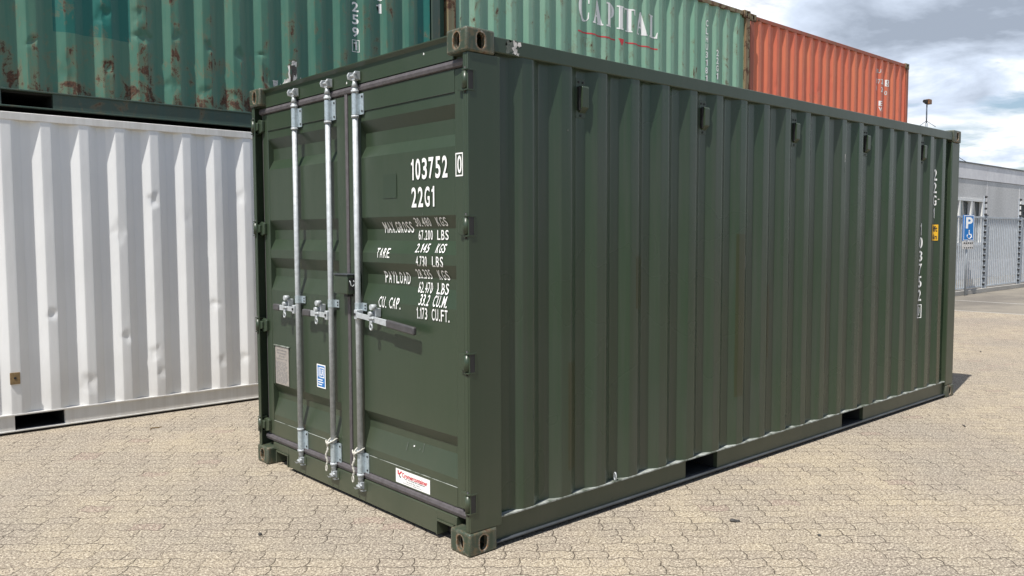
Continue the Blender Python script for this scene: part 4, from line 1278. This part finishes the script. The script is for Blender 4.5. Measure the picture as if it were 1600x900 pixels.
# orange, second level
x3 = 9.375
OD = [(rd.uniform(0.4, 5.7), rd.uniform(0.3, 2.2), 0.05, rd.uniform(0.03, 0.07), rd.uniform(0.006, 0.018)) for _ in range(24)]
orr, op = plain_container('shipping_container', 'faded orange shipping container, furthest of the upper row', (x3, Y0 + 0.06, H_), 6.0,
                          ('orange', 'orange_rail', 'cap_rust'), 0.27, dents=OD, nz=50)
pw = wall_place(op); bb = [x for x, _ in op]
parts = []
for s_, xa, xb, za, zb_, mt in (('BU', 13.95, 14.10, 4.83, 4.91, 'worn_vinyl'), ('9', 13.95, 14.01, 4.62, 4.71, 'worn_vinyl'), ('7', 14.03, 14.09, 4.62, 4.71, 'worn_vinyl'),
                            ('2', 14.11, 14.19, 4.62, 4.72, 'white_vinyl'), ('6', 14.22, 14.28, 4.62, 4.71, 'worn_vinyl'), ('1', 13.97, 13.99, 4.48, 4.57, 'worn_vinyl'),
                            ('2', 14.11, 14.18, 4.46, 4.56, 'white_vinyl'), ('7', 14.22, 14.28, 4.45, 4.54, 'worn_vinyl'), ('0', 14.32, 14.38, 4.42, 4.51, 'worn_vinyl'),
                            ('E', 14.06, 14.22, 4.18, 4.28, 'white_vinyl'), ('W', 14.06, 14.22, 4.07, 4.16, 'white_vinyl')):
    parts.append((fit(text_bm(s_, 0.02), xa - x3, xb - x3, za - H_, zb_ - H_), mt, 0.003))
parts.append((rect(14.33 - x3, 14.46 - x3, 4.60 - H_, 4.73 - H_), 'white_vinyl', 0.003))
parts.append((fit(text_bm('5', 0.02), 14.36 - x3, 14.43 - x3, 4.615 - H_, 4.715 - H_), 'orange_rail', 0.0036))
drape(parts, 'lettering', orr, pw, ubreaks=bb)
# the two that carry them
plain_container('shipping_container', 'blue shipping container under the mint green one, hidden behind the army green container', (x2, Y0, 0), 6.058, ('plain_blue',)*3, 0.21, nz=1)
plain_container('shipping_container', 'blue shipping container under the orange one, hidden behind the army green container', (x3, Y0 + 0.06, 0), 6.0, ('plain_blue',)*3, 0.27, nz=1)

# ================================================================== FAR BUILDING
BY = 8.0
bld = thing('building', 'low grey concrete building with a pale parapet behind the metal fence', 'building', (18, BY, 0))
bx0 = 18.0
def bX(x): return x - bx0
TOPZ = 4.09
wins = [(24.4, 29.75, 1.18, 2.83), (33.75, 38.6, 1.18, 2.83), (44.0, 49.0, 1.18, 2.83)]
m = MB()
prev = 18.0
for a, b, z0, z1 in wins:
    m.box(bX(prev), bX(a), 0, 0.25, 0, 3.50, 'concrete_rough'); m.box(bX(a), bX(b), 0, 0.25, 0, z0, 'concrete_rough'); m.box(bX(a), bX(b), 0, 0.25, z1, 3.50, 'concrete_rough')
    prev = b
m.box(bX(prev), bX(70), 0, 0.25, 0, 3.50, 'concrete_rough')
m.box(bX(18), bX(70), 0.25, 14, 0, 3.50, 'concrete_rough')
m.build('wall', bld)
m = MB()
x = 14.0
while x < 70:
    a = max(x, 18.0); b = min(x + 8.05, 70)
    m.box(bX(a) + 0.008, bX(b) - 0.008, -0.022, 14.1, 3.515, TOPZ - 0.05, 'concrete_band'); x += 8.05
m.build('parapet', bld)
m = MB(); m.box(bX(17.95), bX(70.1), -0.045, 14.2, TOPZ - 0.05, TOPZ, 'roof_trim', 0.004); m.build('roof', bld)
m = MB(); m.box(bX(18), bX(70), -0.02, -0.001, 0.0, 0.62, 'concrete_band'); m.build('plinth', bld)
m = MB()
for xj in (22.0, 26.1 - 3.5, 30.15, 33.62, 40.5, 42.3):
    m.box(bX(xj), bX(xj) + 0.03, -0.006, -0.0005, 0.62, 3.5, 'concrete_band')
m.build('panel_joints', bld)
for a, b, z0, z1 in wins:
    w = MB()
    w.box(bX(a), bX(b), -0.03, 0.10, z1 - 0.09, z1, 'window_frame'); w.box(bX(a), bX(b), -0.032, 0.10, z0, z0 + 0.10, 'window_frame')
    nx = 5
    for i in range(nx + 1):
        xx = a + (b - a) * i / nx
        w.box(max(bX(a), bX(xx) - 0.06), min(bX(b), bX(xx) + 0.06), -0.028, 0.098, z0 + 0.10, z1 - 0.09, 'window_frame')
    wo = w.build('window', bld)
    g_ = MB(); g_.box(bX(a), bX(b), 0.11, 0.12, z0, z1, 'glass'); g_.build('pane', wo)
    bl = MB()
    for i in range(nx):
        if i % 2 == 1: xa = a + (b - a) * i / nx; bl.box(bX(xa) + 0.1, bX(xa) + 0.55, 0.103, 0.108, z0 + 0.12, z1 - 0.1, 'blind')
    bl.build('blind', wo)

# fence along the building
FY = 5.19
fen = thing('metal_fence', 'pale galvanised bar fence with black insulators in front of the grey building', 'fence', (17.0, FY, 0))
for k in range(10):
    xp = 16.35 + 2.78 * k - 17.0
    p = MB(); p.box(xp - 0.06, xp + 0.06, -0.05, 0.05, -0.004, 2.09, 'fence', 0.004); p.box(xp - 0.065, xp + 0.065, -0.055, 0.055, 2.09, 2.105, 'dark'); p.build('post', fen)
    e_ = MB(); e_.box(xp - 0.19, xp - 0.155, -0.03, 0.0, 0.1, 2.62, 'fence')
    z = 0.22
    while z < 2.65:
        e_.cyl((xp - 0.172, -0.085, z), (xp - 0.172, -0.0305, z), 0.026, 0.030, 'dark', 8); z += 0.158
    e_.build('insulator_strip', fen)
    if k < 9:
        q = MB()
        q.box(xp + 0.065, xp + 2.715, -0.025, 0.025, 2.01, 2.06, 'fence', 0.003); q.box(xp + 0.065, xp + 2.715, -0.02, 0.02, 0.14, 0.18, 'fence', 0.003)
        n = 19
        for i in range(n):
            xb = xp + 0.12 + (2.55) * i / (n - 1)
            q.box(xb - 0.024, xb + 0.024, -0.010, 0.010, 0.181, 2.009, 'fence')
        q.build('bar_panel', fen)
m = MB(); m.box(0 - 1.5, 26, -0.10, 0.10, -0.004, 0.11, 'kerb', 0.004); m.build('base_kerb', fen)

# parking sign
sg = thing('parking_sign', 'blue disabled parking sign with a white P on a grey post by the fence', 'sign', (20.12, 4.98, 0), R(-20))
m = MB(); m.cyl((0, 0.04, -0.004), (0, 0.04, 2.05), 0.024, 0.024, 'fence', 12); m.build('post', sg)
m = MB(); m.box(-0.19, 0.19, -0.012, 0.012, 1.415, 2.075, 'blue_vinyl', 0.004); sb = m.build('sign_board', sg)
sp2 = lambda u, v, lift: (u, -0.012 - lift, v)
drape([(frame_bm(-0.18, 0.18, 1.425, 2.065, 0.016), 'white_vinyl', 0.002), (fit(text_bm('P', 0.03), -0.105, 0.135, 1.73, 2.02), 'white_vinyl', 0.002),
       (poly_bm([[(0.0, 1.69), (0.035, 1.69), (0.035, 1.655), (0.0, 1.655)], [(0.0, 1.65), (0.03, 1.65), (0.035, 1.595), (0.10, 1.59), (0.13, 1.50), (0.105, 1.49), (0.08, 1.56), (0.0, 1.57)]]), 'white_vinyl', 0.002)], 'lettering', sb, sp2)
ring = MB(); rpts = [(0.02 + 0.075*math.cos(t), -0.0155, 1.535 + 0.065*math.sin(t)) for t in [R(a) for a in range(150, 371, 20)]]
ring.tube(rpts, 0.010, 'white_vinyl', 6); ring.build('wheelchair_symbol', sb)
m = MB(); m.box(-0.19, 0.19, -0.010, 0.010, 1.20, 1.395, 'worn_vinyl', 0.003)
for i in range(5):
    m.box(-0.16 + i * 0.07, -0.12 + i * 0.07, -0.013, -0.0105, 1.335, 1.375, 'black_print'); m.box(-0.15 + i * 0.07, -0.115 + i * 0.07, -0.013, -0.0105, 1.22, 1.25, 'black_print')
m.build('sub_plate', sg)

# mast on the roof
ms = thing('roof_mast', 'thin grey mast with a brown box head rising above the grey building roof', 'mast', (27.14, 9.0, TOPZ))
m = MB()
m.cyl((0, 0, 0), (0, 0, 1.34), 0.045, 0.040, 'mast', 12); m.cyl((0, 0, 1.34), (0, 0, 2.02), 0.026, 0.022, 'mast', 10)
for a in (20, 140, 260):
    m.cyl((0, 0, 1.42), (0.34*math.cos(R(a)), 0.34*math.sin(R(a)), 1.18), 0.014, 0.014, 'mast', 6)
m.build('pole', ms)
m = MB(); m.box(-0.02, 0.22, -0.08, 0.06, 2.00, 2.16, 'copper', 0.006); m.box(-0.09, -0.025, -0.05, 0.05, 2.00, 2.14, 'dark', 0.004)
m.build('box_head', ms)
m = MB(); m.cyl((-0.12, 0, 2.09), (-0.26, -0.02, 2.06), 0.03, 0.06, 'dark', 10); m.build('horn', ms)
# overhead wire
m = MB()
m.tube([(27.0 + 2.45*i/14, 8.3, 4.66 - 0.56*i/14 - 0.10*math.sin(math.pi*i/14)) for i in range(15)], 0.010, 'dark', 6)
tag(m.build('overhead_wire'), 'thin dark wire sloping down to the roof of the grey building', 'wire')

# loose stones on the paving
for (x, y, r_, lab) in ((1.40, -0.585, 0.017, 'small dark stone on the paving beside the forklift pocket'), (1.42, -0.60, 0.011, 'tiny chip lying right of the dark stone by the forklift pocket'),
                        (1.55, -1.02, 0.009, 'dark pebble on open paving to the right of the container'), (-0.62, 1.02, 0.012, 'grey pebble lying on the paving by the locking bars')):
    bm = bmesh.new(); bmesh.ops.create_icosphere(bm, subdivisions=2, radius=r_)
    rq = random.Random(int(x * 1000))
    for v in bm.verts: v.co *= rq.uniform(0.75, 1.15); v.co.z = v.co.z * 0.55 + r_ * 0.45; v.co.x *= 1.4
    me = bpy.data.meshes.new('stone'); bm.to_mesh(me); bm.free(); me.materials.append(MAT['stone'])
    o = bpy.data.objects.new('stone', me); COL.objects.link(o); o.location = (x, y, 0); o.rotation_euler = (0, 0, rq.uniform(0, 3))
    tag(o, lab, 'stone', 'loose stones on the paving')
# twigs and a scrap of yellow tape lying on the blocks
for (x, y, a, l, mt, lab) in ((9.50, 0.94, 20, 0.10, 'stone', 'thin dark twig on the sunlit paving right of the container far corner'),
                              (4.75, -0.58, 35, 0.07, 'stone', 'short dark twig on the paving in front of the far forklift pocket'),
                              (-0.20, 3.95, 10, 0.10, 'wood', 'brown twig on sandy paving near the white container')):
    m = MB(); pts = [(math.cos(R(a)) * l * (q/5 - 0.5), math.sin(R(a)) * l * (q/5 - 0.5) + 0.006 * math.sin(q * 1.7), 0.005 + 0.003 * math.sin(q)) for q in range(6)]
    m.tube(pts, 0.0045, mt, 6)
    o = m.build('twig'); o.location = (x, y, 0); tag(o, lab, 'twig', 'twigs on the paving')
